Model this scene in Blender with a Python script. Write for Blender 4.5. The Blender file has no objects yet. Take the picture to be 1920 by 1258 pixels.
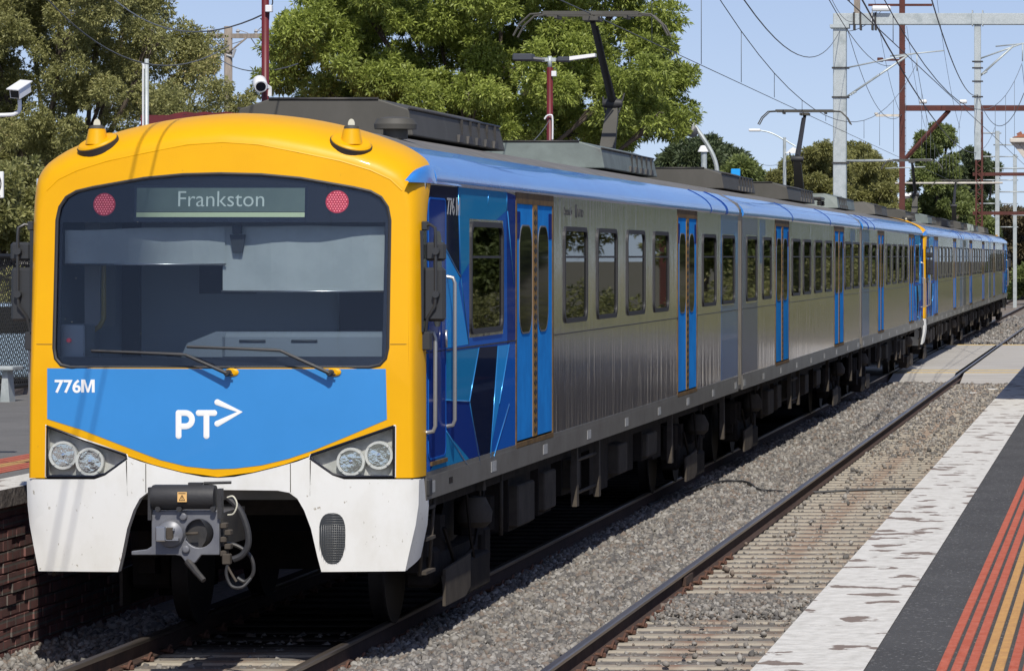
import bpy, bmesh, math, random
import numpy as np
from mathutils import Vector, Matrix
R = math.radians
scene = bpy.context.scene
# ------------------------------------------------------------------ camera
# eye 3.0 m above the rails (z = 0 is the rail top); x to the right, y down the line
F, VX, VY, CZ = 7120.0, 2105.0, 481.0, 3.0
cam_d = bpy.data.cameras.new('camera'); cam = bpy.data.objects.new('camera', cam_d)
scene.collection.objects.link(cam); scene.camera = cam
cam.location = (0, 0, CZ); cam.rotation_euler = (R(90), 0, 0)
cam_d.sensor_width = 36; cam_d.lens = 36 * F / 1920
cam_d.shift_x = -(VX - 960) / 1920; cam_d.shift_y = -(629 - VY) / 1920
cam_d.clip_start = 0.5; cam_d.clip_end = 5000
# ------------------------------------------------------------------ sky and sun
SD = Vector((.217, -.9, 1.0)).normalized()
w = bpy.data.worlds.new("World"); scene.world = w; w.use_nodes = True
nt = w.node_tree; bg = nt.nodes['Background']
sky = nt.nodes.new('ShaderNodeTexSky'); sky.sky_type = 'NISHITA'; sky.sun_disc = False
sky.sun_elevation = math.asin(SD.z); sky.sun_rotation = math.atan2(SD.x, SD.y)
sky.air_density = 1.0; sky.dust_density = .4; sky.ozone_density = 1.2; sky.altitude = 0
tcw = nt.nodes.new('ShaderNodeTexCoord'); vm = nt.nodes.new('ShaderNodeVectorMath'); vm.operation = 'ADD'; vm.inputs[1].default_value = (0, 0, .085)
vn = nt.nodes.new('ShaderNodeVectorMath'); vn.operation = 'NORMALIZE'
nt.links.new(tcw.outputs['Generated'], vm.inputs[0]); nt.links.new(vm.outputs[0], vn.inputs[0]); nt.links.new(vn.outputs[0], sky.inputs[0])
tn = nt.nodes.new('ShaderNodeMixRGB'); tn.blend_type = 'MULTIPLY'; tn.inputs[0].default_value = 1; tn.inputs[2].default_value = (1, .90, .985, 1)
nt.links.new(sky.outputs[0], tn.inputs[1]); nt.links.new(tn.outputs[0], bg.inputs[0]); bg.inputs[1].default_value = 0.118
sl = bpy.data.lights.new('sun', 'SUN'); sun = bpy.data.objects.new('sun', sl); scene.collection.objects.link(sun)
sl.energy = 4.5; sl.angle = R(0.53); sl.color = (1.0, .95, .86)
sun.rotation_euler = SD.to_track_quat('Z', 'Y').to_euler(); sun.location = (10, -20, 60)
scene.view_settings.view_transform = 'Standard'; scene.view_settings.look = 'None'
scene.view_settings.exposure = 0.0; scene.view_settings.gamma = 1.0
scene.render.engine = 'CYCLES'
scene.cycles.max_bounces = 8; scene.cycles.transparent_max_bounces = 16
col = scene.collection

def P(px, py, D): return Vector(((px - VX) * D / F, D, CZ + (VY - py) * D / F))

# ------------------------------------------------------------------ materials
def mat(name, c, rough=.6, metal=0., c2=None, scale=4., thr=(.4, .6), bump=0., bscale=20., stretch=(1, 1, 1), coat=0., spec=.5, emit=None, detail=6., rvar=0., c3=None, s3=1.5, t3=(.55, .7)):
    m = bpy.data.materials.new(name); m.use_nodes = True
    n = m.node_tree.nodes; l = m.node_tree.links; b = n['Principled BSDF']
    b.inputs['Base Color'].default_value = (*c, 1); b.inputs['Roughness'].default_value = rough
    b.inputs['Metallic'].default_value = metal; b.inputs['Specular IOR Level'].default_value = spec
    b.inputs['Coat Weight'].default_value = coat
    tc = n.new('ShaderNodeTexCoord'); mp = n.new('ShaderNodeMapping'); mp.inputs['Scale'].default_value = stretch
    l.new(tc.outputs['Object'], mp.inputs[0])
    if c2 is not None:
        t = n.new('ShaderNodeTexNoise'); t.inputs['Scale'].default_value = scale; t.inputs['Detail'].default_value = detail; t.inputs['Roughness'].default_value = .65
        r = n.new('ShaderNodeValToRGB'); r.color_ramp.elements[0].position = thr[0]; r.color_ramp.elements[1].position = thr[1]
        r.color_ramp.elements[0].color = (*c, 1); r.color_ramp.elements[1].color = (*c2, 1)
        l.new(mp.outputs[0], t.inputs[0]); l.new(t.outputs[0], r.inputs[0]); out = r.outputs[0]
        if c3 is not None:
            t2 = n.new('ShaderNodeTexNoise'); t2.inputs['Scale'].default_value = s3; t2.inputs['Detail'].default_value = 5
            r2 = n.new('ShaderNodeValToRGB'); r2.color_ramp.elements[0].position = t3[0]; r2.color_ramp.elements[1].position = t3[1]
            mx = n.new('ShaderNodeMixRGB'); l.new(mp.outputs[0], t2.inputs[0]); l.new(t2.outputs[0], r2.inputs[0]); l.new(r2.outputs[0], mx.inputs[0])
            l.new(out, mx.inputs[1]); mx.inputs[2].default_value = (*c3, 1); out = mx.outputs[0]
        l.new(out, b.inputs['Base Color'])
        if rvar:
            mr = n.new('ShaderNodeMapRange'); mr.inputs[3].default_value = rough - rvar; mr.inputs[4].default_value = rough + rvar
            l.new(t.outputs[0], mr.inputs[0]); l.new(mr.outputs[0], b.inputs['Roughness'])
    if bump:
        t = n.new('ShaderNodeTexNoise'); t.inputs['Scale'].default_value = bscale; t.inputs['Detail'].default_value = 4
        bp = n.new('ShaderNodeBump'); bp.inputs['Strength'].default_value = bump; bp.inputs['Distance'].default_value = .02
        l.new(mp.outputs[0], t.inputs[0]); l.new(t.outputs[0], bp.inputs['Height']); l.new(bp.outputs[0], b.inputs['Normal'])
    if emit is not None:
        b.inputs['Emission Color'].default_value = (*emit[:3], 1); b.inputs['Emission Strength'].default_value = emit[3]
    return m

def leafmat(name, c, c2, c3=None, sc=.5, trans=.3):
    m = bpy.data.materials.new(name); m.use_nodes = True
    n = m.node_tree.nodes; l = m.node_tree.links; b = n['Principled BSDF']
    g = n.new('ShaderNodeNewGeometry'); r = n.new('ShaderNodeValToRGB')
    r.color_ramp.elements[0].color = (*c, 1); r.color_ramp.elements[1].color = (*c2, 1)
    if c3 is not None:
        e = r.color_ramp.elements.new(.93); e.color = (*c2, 1); r.color_ramp.elements[-1].color = (*c3, 1)
    tc = n.new('ShaderNodeTexCoord'); t = n.new('ShaderNodeTexNoise'); t.inputs['Scale'].default_value = sc
    ad = n.new('ShaderNodeMath'); ad.operation = 'MULTIPLY_ADD'; ad.inputs[1].default_value = .9; 
    l.new(tc.outputs['Object'], t.inputs[0]); l.new(t.outputs[0], ad.inputs[0])
    m2 = n.new('ShaderNodeMath'); m2.operation = 'MULTIPLY_ADD'; m2.inputs[1].default_value = .75; m2.inputs[2].default_value = -.32
    l.new(g.outputs['Random Per Island'], m2.inputs[0]); l.new(m2.outputs[0], ad.inputs[2])
    l.new(ad.outputs[0], r.inputs[0]); l.new(r.outputs[0], b.inputs['Base Color'])
    b.inputs['Roughness'].default_value = .5; b.inputs['Specular IOR Level'].default_value = .4
    tr = n.new('ShaderNodeBsdfTranslucent'); mx = n.new('ShaderNodeMixShader'); mx.inputs[0].default_value = trans
    l.new(r.outputs[0], tr.inputs[0]); l.new(b.outputs[0], mx.inputs[1]); l.new(tr.outputs[0], mx.inputs[2])
    l.new(mx.outputs[0], n['Material Output'].inputs[0])
    return m

def glassmat(name, tint, rough=.02, ior=1.5, gcol=(1, 1, 1)):
    m = bpy.data.materials.new(name); m.use_nodes = True
    n = m.node_tree.nodes; l = m.node_tree.links; n.remove(n['Principled BSDF'])
    t = n.new('ShaderNodeBsdfTransparent'); t.inputs[0].default_value = (*tint, 1)
    g = n.new('ShaderNodeBsdfGlossy'); g.inputs['Roughness'].default_value = rough; g.inputs[0].default_value = (*gcol, 1)
    f = n.new('ShaderNodeFresnel'); f.inputs[0].default_value = ior
    mx = n.new('ShaderNodeMixShader'); l.new(f.outputs[0], mx.inputs[0]); l.new(t.outputs[0], mx.inputs[1]); l.new(g.outputs[0], mx.inputs[2])
    l.new(mx.outputs[0], n['Material Output'].inputs[0]); return m

def brickmat(name, c1, c2, mortar, bw=.23, bh=.076, mor=.012, axis='y'):
    m = bpy.data.materials.new(name); m.use_nodes = True
    n = m.node_tree.nodes; l = m.node_tree.links; b = n['Principled BSDF']; b.inputs['Roughness'].default_value = .85
    tc = n.new('ShaderNodeTexCoord'); sp = n.new('ShaderNodeSeparateXYZ'); cb = n.new('ShaderNodeCombineXYZ')
    l.new(tc.outputs['Object'], sp.inputs[0]); l.new(sp.outputs[1 if axis == 'y' else 0], cb.inputs[0]); l.new(sp.outputs[2], cb.inputs[1])
    br = n.new('ShaderNodeTexBrick'); br.inputs['Scale'].default_value = 1; br.inputs['Brick Width'].default_value = bw; br.inputs['Row Height'].default_value = bh
    br.inputs['Mortar Size'].default_value = mor; br.inputs['Color1'].default_value = (*c1, 1); br.inputs['Color2'].default_value = (*c2, 1); br.inputs['Mortar'].default_value = (*mortar, 1)
    l.new(cb.outputs[0], br.inputs[0])
    t = n.new('ShaderNodeTexNoise'); t.inputs['Scale'].default_value = 6; t.inputs['Detail'].default_value = 6
    mx = n.new('ShaderNodeMixRGB'); mx.blend_type = 'MULTIPLY'; mx.inputs[0].default_value = .6; l.new(tc.outputs['Object'], t.inputs[0]); l.new(br.outputs[0], mx.inputs[1]); l.new(t.outputs[0], mx.inputs[2])
    l.new(mx.outputs[0], b.inputs['Base Color'])
    bp = n.new('ShaderNodeBump'); bp.inputs['Strength'].default_value = .7; bp.inputs['Distance'].default_value = .01; bp.invert = True
    l.new(br.outputs[1], bp.inputs['Height']); l.new(bp.outputs[0], b.inputs['Normal'])
    return m

def steelmat():
    m = mat('stainless_steel', (.82, .80, .79), .14, .93, (.64, .625, .61), 2.6, (.35, .65), stretch=(1, 3, .22), rvar=.05)
    n = m.node_tree.nodes; l = m.node_tree.links; b = n['Principled BSDF']
    tc = n.new('ShaderNodeTexCoord'); mp = n.new('ShaderNodeMapping'); mp.inputs['Scale'].default_value = (1, 2.4, .25)
    t = n.new('ShaderNodeTexNoise'); t.inputs['Scale'].default_value = 2.0; t.inputs['Detail'].default_value = 2
    bp = n.new('ShaderNodeBump'); bp.inputs['Strength'].default_value = .55; bp.inputs['Distance'].default_value = .014
    l.new(tc.outputs['Object'], mp.inputs[0]); l.new(mp.outputs[0], t.inputs[0]); l.new(t.outputs[0], bp.inputs['Height']); l.new(bp.outputs[0], b.inputs['Normal'])
    return m

M = {}
M['yellow'] = mat('yellow_paint', (.76, .39, .001), .42, coat=.05, spec=.25, c2=(.71, .35, .001), scale=1.2, thr=(.35, .75), bump=.03, bscale=3, c3=(.42, .22, .03), s3=34, t3=(.73, .78))
M['blue'] = mat('blue_paint', (.035, .24, .60), .36, coat=.2, c2=(.03, .22, .55), scale=1.5, thr=(.3, .7))
M['roofblue'] = mat('roof_blue_paint', (.03, .20, .60), .24, spec=.4, coat=.5, c2=(.04, .24, .66), scale=1.4, bump=.12, bscale=1.5, stretch=(1, .7, 3))
M['doorblue'] = mat('door_blue_paint', (.03, .27, .72), .6, spec=0., c2=(.028, .22, .6), scale=2)
M['white'] = mat('white_paint', (.74, .74, .71), .4, c2=(.66, .65, .60), scale=3, thr=(.45, .75), c3=(.36, .33, .27), s3=30, t3=(.68, .73), stretch=(1, 1, .6))
M['navy'] = mat('navy_film', (.008, .014, .04), .3, spec=0., coat=.3)
M['deepblue'] = mat('deep_blue_film', (.012, .04, .22), .3, spec=0., coat=.3)
M['midblue'] = mat('mid_blue_film', (.015, .12, .48), .3, spec=0., coat=.3)
M['teal'] = mat('teal_film', (.02, .22, .45), .3, spec=0., coat=.3)
M['skyfilm'] = mat('light_blue_film', (.03, .32, .75), .3, spec=0., coat=.3)
M['steel'] = steelmat()
M['sillsteel'] = mat('sill_steel', (.30, .285, .26), .45, .8, (.22, .205, .18), 3, (.3, .7))
M['grey_roof'] = mat('grey_roof', (.13, .125, .115), .7, c2=(.20, .19, .175), scale=2.5, thr=(.4, .7))
M['unit'] = mat('roof_unit_brown', (.060, .057, .047), .65, c2=(.085, .08, .07), scale=1.8, thr=(.4, .75), c3=(.14, .14, .13), s3=2.2, t3=(.64, .8), stretch=(1, 1, .5))
M['unitgreen'] = mat('roof_unit_grey_green', (.17, .205, .19), .6, c2=(.13, .155, .145), scale=2, c3=(.09, .09, .085), s3=3, t3=(.6, .75))
M['black'] = mat('black_gloss', (.008, .009, .013), .15, coat=.3)
M['rubber'] = mat('rubber', (.025, .025, .027), .6, bump=.1, bscale=40)
M['mirror_black'] = mat('mirror_plastic', (.03, .032, .035), .42)
M['darkmetal'] = mat('dark_metal', (.035, .035, .036), .5, .3, (.06, .055, .05), 6)
M['under'] = mat('underframe_grime', (.018, .015, .013), .9, spec=.2, c2=(.035, .028, .023), scale=4, thr=(.35, .7), bump=.3, bscale=12)
M['under2'] = mat('equipment_brown', (.085, .072, .058), .85, spec=.2, c2=(.05, .042, .034), scale=4, thr=(.4, .7))
M['wheel'] = mat('wheel_steel', (.018, .015, .013), .7, .0, (.012, .01, .009), 8)
M['greyplate'] = mat('grey_coupler_paint', (.13, .135, .155), .42, .2, (.17, .175, .19), 5)
M['silver'] = mat('bare_silver', (.55, .56, .57), .28, .9)
M['lampring'] = mat('lamp_ring_grey', (.55, .55, .53), .4)
M['chrome'] = mat('chrome', (.8, .8, .8), .12, 1., bump=.35, bscale=9)
M['lamphouse'] = mat('lamp_housing', (.36, .36, .34), .5, c2=(.55, .54, .51), scale=5)
M['red'] = mat('red_lens', (.50, .02, .035), .3, coat=.3, c2=(.65, .06, .09), scale=40, emit=(.9, .05, .08, .15))
M['redled'] = mat('red_led', (.95, .35, .38), .3, emit=(1, .25, .28, .5))
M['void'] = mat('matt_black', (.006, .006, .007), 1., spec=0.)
M['railgrey'] = mat('satin_rail', (.33, .33, .32), .4, .6)
M['sealgold'] = mat('door_seal_gold', (.30, .17, .05), .7, spec=.1)
M['sleeperdark'] = mat('sleeper_painted_shade', (.06, .052, .045), .95, c2=(.04, .035, .03), scale=4, spec=.1)
M['shadebed'] = mat('bed_painted_shade', (.022, .019, .017), 1., c2=(.04, .034, .03), scale=14, spec=.0, bump=.8, bscale=14)
M['glass'] = glassmat('tinted_glass', (.66, .69, .70), .01, 1.5, (.62, .64, .66))
M['wglass'] = glassmat('windscreen_glass', (.88, .91, .93), .01, 1.42, (.66, .70, .76))
M['lglass'] = glassmat('lamp_glass', (.97, .98, .98), .01, 1.22)
M['frit'] = mat('black_band', (.010, .013, .022), .35)
M['interior'] = mat('interior_grey', (.34, .36, .37), .6)
M['cabwall'] = mat('cab_wall_grey', (.30, .35, .40), .6)
M['cabdark'] = mat('cab_dark', (.03, .035, .04), .6)
M['blind'] = mat('blind_fabric', (.42, .46, .46), .7, c2=(.37, .41, .41), scale=3)
M['desk'] = mat('desk_grey', (.19, .225, .26), .5)
M['display'] = mat('display_face', (.11, .15, .135), .5, c2=(.09, .125, .115), scale=3, emit=(.3, .42, .38, .06))
M['display2'] = mat('display_lit', (.48, .55, .36), .5, emit=(.6, .7, .4, .12))
M['letters'] = mat('display_letters', (.5, .56, .52), .5, emit=(.7, .8, .75, .12))
M['lettwhite'] = mat('lettering_white', (.82, .82, .80), .6, spec=.1)
M['lettdark'] = mat('lettering_black', (.02, .02, .02), .5)
M['lettgrey'] = mat('lettering_grey', (.35, .36, .37), .4)
M['gold'] = mat('gold_anodised', (.17, .105, .045), .6, 0., (.11, .07, .035), 5, spec=.1)
M['yellowpole'] = mat('yellow_pole', (.28, .22, .04), .4)
M['orange_sticker'] = mat('warning_sticker', (.75, .45, .16), .5)
M['cream'] = mat('cream_plastic', (.62, .60, .48), .45)
M['seat'] = mat('seat_blue', (.05, .06, .12), .8)
M['reflector'] = mat('reflector_label', (.42, .42, .40), .5, c2=(.33, .33, .31), scale=12)
M['rail_top'] = mat('rail_running_surface', (.20, .17, .145), .33, .75, (.28, .235, .19), 1.5, (.4, .65), stretch=(5, .25, 5))
M['rail_web'] = mat('rail_rust', (.042, .026, .02), .9, c2=(.075, .042, .03), scale=6, thr=(.35, .7), bump=.3, bscale=25)
M['clip'] = mat('clip_rust', (.095, .045, .03), .85, c2=(.15, .075, .045), scale=9)
M['sleeper'] = mat('concrete_sleeper', (.36, .325, .26), .9, c2=(.27, .24, .195), scale=3.5, thr=(.35, .7), bump=.4, bscale=30, c3=(.22, .12, .075), s3=2.2, t3=(.52, .72))
M['ballast'] = mat('ballast_bed', (.10, .09, .08), .95, c2=(.21, .19, .17), scale=16, thr=(.35, .65), bump=1., bscale=14, c3=(.17, .12, .085), s3=.9, t3=(.5, .75))
M['ballastfar'] = mat('ballast_bed_far', (.14, .12, .10), .95, c2=(.24, .21, .18), scale=9, thr=(.35, .65), bump=1., bscale=9, c3=(.20, .15, .11), s3=.5, t3=(.5, .75))
M['asphalt'] = mat('platform_asphalt', (.050, .048, .045), .85, c2=(.074, .072, .068), scale=1.1, thr=(.3, .7), bump=.8, bscale=60, c3=(.26, .255, .24), s3=45, t3=(.62, .69))
M['asphalt2'] = mat('pale_asphalt', (.12, .118, .112), .9, c2=(.16, .155, .148), scale=2, thr=(.35, .7), bump=.5, bscale=60, c3=(.24, .235, .22), s3=70, t3=(.62, .72))
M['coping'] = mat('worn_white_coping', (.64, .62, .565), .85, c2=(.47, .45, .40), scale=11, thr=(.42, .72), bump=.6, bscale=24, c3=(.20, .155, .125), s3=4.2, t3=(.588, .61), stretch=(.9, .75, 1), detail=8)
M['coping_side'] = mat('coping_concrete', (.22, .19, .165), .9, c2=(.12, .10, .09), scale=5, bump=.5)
M['tact_red'] = mat('tactile_red', (.38, .085, .045), .85, c2=(.46, .14, .09), scale=9, thr=(.35, .7), bump=.3, bscale=60)
M['tact_yel'] = mat('tactile_yellow', (.50, .29, .10), .85, c2=(.40, .22, .09), scale=9, thr=(.35, .7), bump=.3, bscale=60)
M['brick'] = brickmat('platform_brick', (.30, .13, .11), (.20, .10, .09), (.20, .17, .15), bw=.25, bh=.11, mor=.01)
M['redbrick'] = brickmat('red_brick', (.26, .06, .045), (.20, .05, .04), (.25, .22, .2), axis='x')
M['crossing'] = mat('crossing_concrete', (.46, .44, .40), .9, c2=(.34, .32, .29), scale=1.2, thr=(.35, .65), stretch=(.25, 1.5, 1), bump=.3, bscale=8)
M['yelline'] = mat('yellow_line', (.70, .46, .07), .8, c2=(.55, .38, .10), scale=4)
M['galv'] = mat('galvanised_steel', (.40, .44, .44), .5, .35, (.50, .54, .54), 26, (.35, .65), c3=(.33, .37, .37), s3=3, t3=(.5, .7))
M['rust'] = mat('rusty_steel', (.10, .03, .022), .85, c2=(.075, .025, .02), scale=3, bump=.4, bscale=20)
M['maroon'] = mat('maroon_paint', (.13, .012, .016), .45, c2=(.10, .012, .014), scale=4)
M['wire'] = mat('wire_dark', (.11, .12, .13), .6)
M['insul'] = mat('insulator_white', (.7, .72, .72), .3)
M['wood'] = mat('weathered_wood', (.20, .17, .14), .9, c2=(.28, .24, .20), scale=6, stretch=(4, 4, .4))
M['bark'] = mat('bark', (.085, .065, .05), .95, c2=(.14, .115, .09), scale=8, bump=.6, bscale=10, stretch=(1, 1, .3))
M['chain'] = mat('black_chain_wire', (.02, .02, .02), .5, .3)
M['pvcwhite'] = mat('white_enclosure', (.72, .73, .73), .35)
M['lamp_grey'] = mat('charcoal_luminaire', (.05, .055, .065), .45)
M['canopywhite'] = mat('canopy_cream', (.62, .58, .50), .7, c2=(.5, .46, .4), scale=4)
M['tile'] = mat('terracotta_roof', (.28, .10, .05), .8, c2=(.2, .08, .05), scale=8)
M['dirt'] = mat('bare_ground', (.17, .14, .10), .95, c2=(.12, .12, .06), scale=.6, thr=(.4, .6), bump=.5, bscale=3)
M['render'] = mat('rendered_wall', (.12, .09, .07), .85, c2=(.07, .05, .045), scale=1.5, stretch=(1, 1, .4))
M['carpaint'] = mat('pale_blue_car_paint', (.35, .46, .55), .25, .4, coat=.8)
M['plainwhite'] = mat('plain_white', (.78, .78, .76), .5)
M['leaf_olive'] = leafmat('olive_leaves', (0.152, 0.167, 0.055), (0.423, 0.412, 0.164), (0.608, 0.476, 0.234), .35, .38)
M['leaf_bright'] = leafmat('bright_leaves', (0.145, 0.187, 0.040), (0.443, 0.515, 0.116), (0.732, 0.765, 0.249), .5, .4)
M['leaf_dark'] = leafmat('dark_leaves', (0.054, 0.078, 0.036), (0.132, 0.168, 0.078), None, .3)
M['leaf_bush'] = leafmat('bush_leaves', (0.177, 0.182, 0.061), (0.367, 0.363, 0.133), (0.506, 0.411, 0.242), .12, .4)
M['leaf_green'] = leafmat('green_leaves', (0.106, 0.140, 0.044), (0.277, 0.329, 0.108), (0.423, 0.430, 0.177), .3, .4)
M['leaf_brown'] = leafmat('dry_leaves', (.10, .08, .045), (.17, .14, .08), None, .3)

# ------------------------------------------------------------------ mesh builder
OFF = {}
class MB:
    def __init__(s): s.v = []; s.f = []; s.m = []; s.mi = 0; s.sm = []; s.smooth = False
    def add(s, vs, fs, smooth=None):
        b = len(s.v); s.v += [tuple(v) for v in vs]
        for f in fs:
            s.f.append([b + i for i in f]); s.m.append(s.mi); s.sm.append(s.smooth if smooth is None else smooth)
        return s
    def box(s, x0, x1, y0, y1, z0, z1, rot=None, c=None):
        vs = [Vector((x, y, z)) for x in (x0, x1) for y in (y0, y1) for z in (z0, z1)]
        if rot is not None:
            cc = Vector(c) if c is not None else Vector(((x0+x1)/2, (y0+y1)/2, (z0+z1)/2)); vs = [rot @ (v - cc) + cc for v in vs]
        return s.add(vs, [(0, 1, 3, 2), (4, 6, 7, 5), (0, 4, 5, 1), (2, 3, 7, 6), (0, 2, 6, 4), (1, 5, 7, 3)])
    def cbox(s, x0, x1, y0, y1, z0, z1, c=.01):
        # box with chamfered edges
        vs = []; idx = {}
        X = (x0, x1); Y = (y0, y1); Z = (z0, z1)
        for i in (0, 1):
            for j in (0, 1):
                for k in (0, 1):
                    sx = c if i == 0 else -c; sy = c if j == 0 else -c; sz = c if k == 0 else -c
                    idx[(i, j, k, 0)] = len(vs); vs.append((X[i], Y[j]+sy, Z[k]+sz))
                    idx[(i, j, k, 1)] = len(vs); vs.append((X[i]+sx, Y[j], Z[k]+sz))
                    idx[(i, j, k, 2)] = len(vs); vs.append((X[i]+sx, Y[j]+sy, Z[k]))
        bm = bmesh.new(); [bm.verts.new(v) for v in vs]
        bmesh.ops.convex_hull(bm, input=bm.verts); bm.verts.index_update()
        V = [v.co.copy() for v in bm.verts]; Fs = [[v.index for v in f.verts] for f in bm.faces]; bm.free()
        return s.add(V, Fs)
    def prism(s, poly, axis, a, b):
        # poly of 2-D points extruded along axis ('x','y','z') from a to b
        def mk(p, t): return {'x': (t, p[0], p[1]), 'y': (p[0], t, p[1]), 'z': (p[0], p[1], t)}[axis]
        n = len(poly); vs = [mk(p, a) for p in poly] + [mk(p, b) for p in poly]
        return s.add(vs, [list(range(n)), list(range(2*n-1, n-1, -1))] + [(i, i+n, (i+1) % n+n, (i+1) % n) for i in range(n)])
    def tube(s, pts, r, seg=6, cap=True, smooth=True):
        pts = [Vector(p) for p in pts]; n = len(pts); rs = r if isinstance(r, (list, tuple)) else [r]*n
        vs = []; prev = None
        for i, p in enumerate(pts):
            d = (pts[min(i+1, n-1)] - pts[max(i-1, 0)]).normalized()
            if prev is None:
                a = Vector((0, 0, 1)) if abs(d.z) < .9 else Vector((1, 0, 0)); u = d.cross(a).normalized()
            else:
                u = (prev - d*prev.dot(d)).normalized()
            prev = u; v = d.cross(u)
            for k in range(seg):
                t = 2*math.pi*k/seg; vs.append(p + (u*math.cos(t) + v*math.sin(t))*rs[i])
        fs = [(i*seg+k, i*seg+(k+1) % seg, (i+1)*seg+(k+1) % seg, (i+1)*seg+k) for i in range(n-1) for k in range(seg)]
        s.add(vs, fs, smooth)
        if cap: s.add(vs[:seg], [list(range(seg-1, -1, -1))], False); s.add(vs[-seg:], [list(range(seg))], False)
        return s
    def lathe(s, prof, c, axis='z', seg=20, smooth=True, sc=(1, 1)):
        # prof: (radius, height) pairs round an axis through c
        c = Vector(c); vs = []
        for (r, h) in prof:
            for k in range(seg):
                t = 2*math.pi*k/seg; a, b = r*math.cos(t)*sc[0], r*math.sin(t)*sc[1]
                vs.append(c + Vector({'z': (a, b, h), 'y': (a, h, b), 'x': (h, a, b)}[axis]))
        n = len(prof)
        fs = [(i*seg+k, i*seg+(k+1) % seg, (i+1)*seg+(k+1) % seg, (i+1)*seg+k) for i in range(n-1) for k in range(seg)]
        if axis == 'y': fs = [f[::-1] for f in fs]
        s.add(vs, fs, smooth)
        s.add(vs[:seg], [list(range(seg-1, -1, -1))], False); s.add(vs[-seg:], [list(range(seg))], False)
        return s
    def build(s, name, mats, parent=None, bevel=0, each=False):
        if each: return s.build_each(name, mats, parent)
        if not isinstance(mats, (list, tuple)): mats = [mats]
        off = Vector((0, 0, 0))
        if parent is not None: off = OFF.get(parent.name, Vector((0, 0, 0)))
        me = bpy.data.meshes.new(name)
        me.from_pydata([tuple(Vector(v) - off) for v in s.v], [], s.f)
        for mm in mats: me.materials.append(mm)
        me.polygons.foreach_set('material_index', s.m); me.polygons.foreach_set('use_smooth', s.sm)
        bm = bmesh.new(); bm.from_mesh(me)
        bmesh.ops.remove_doubles(bm, verts=bm.verts, dist=1e-5); bmesh.ops.recalc_face_normals(bm, faces=bm.faces)
        for e in bm.edges:
            if len(e.link_faces) != 2 or e.calc_face_angle(0) > .6: e.smooth = False
        bm.to_mesh(me); bm.free()
        me.update()
        o = bpy.data.objects.new(name, me); col.objects.link(o)
        if parent is not None: o.parent = parent; OFF[o.name] = off
        if bevel:
            md = o.modifiers.new('bevel', 'BEVEL'); md.width = bevel; md.segments = 2; md.limit_method = 'ANGLE'
        return o
def _be(s, name, mats, parent):
    # one object for each separate piece
    key = {}; root = list(range(len(s.v)))
    def fd(i):
        while root[i] != i: root[i] = root[root[i]]; i = root[i]
        return i
    for i, v in enumerate(s.v):
        k = tuple(round(c, 4) for c in v)
        if k in key: root[fd(i)] = fd(key[k])
        else: key[k] = i
    for f in s.f:
        for q in f[1:]: root[fd(q)] = fd(f[0])
    grp = {}
    for fi, f in enumerate(s.f): grp.setdefault(fd(f[0]), []).append(fi)
    o = None
    for fis in grp.values():
        b = MB(); m = {}
        for fi in fis:
            nf = []
            for q in s.f[fi]:
                if q not in m: m[q] = len(b.v); b.v.append(s.v[q])
                nf.append(m[q])
            b.f.append(nf); b.m.append(s.m[fi]); b.sm.append(s.sm[fi])
        o = b.build(name, mats, parent)
    return o
MB.build_each = _be
def tag(o, label=None, cat=None, group=None, kind=None):
    if label: o['label'] = label
    if cat: o['category'] = cat
    if group: o['group'] = group
    if kind: o['kind'] = kind
    return o
def thing(name, label, cat, loc=(0, 0, 0), group=None):
    o = bpy.data.objects.new(name, None); col.objects.link(o); o.location = loc; o.empty_display_size = .3
    OFF[o.name] = Vector(loc); return tag(o, label, cat, group)
def struct(mb, name, m): return tag(mb.build(name, m), kind='structure')
def copy_tree(o, parent=None, skip=()):
    c = o.copy(); col.objects.link(c); c.parent = parent
    for ch in list(o.children):
        if ch.name.split('.')[0] in skip: continue
        copy_tree(ch, c, skip)
    return c
def text_mb(mb, body, size, place, extrude=.001, bold=0., sx=1.0, align='CENTER'):
    cu = bpy.data.curves.new('t', 'FONT'); cu.body = body; cu.size = size; cu.extrude = extrude; cu.offset = bold; cu.align_x = align; cu.resolution_u = 3
    o = bpy.data.objects.new('t', cu); col.objects.link(o); dg = bpy.context.evaluated_depsgraph_get(); dg.update()
    me = o.evaluated_get(dg).to_mesh()
    vs = [place(v.co.x*sx, v.co.y, v.co.z) for v in me.vertices]; fs = [list(p.vertices) for p in me.polygons]
    mb.add(vs, fs, False); o.evaluated_get(dg).to_mesh_clear(); bpy.data.objects.remove(o); bpy.data.curves.remove(cu)
    return mb
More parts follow.
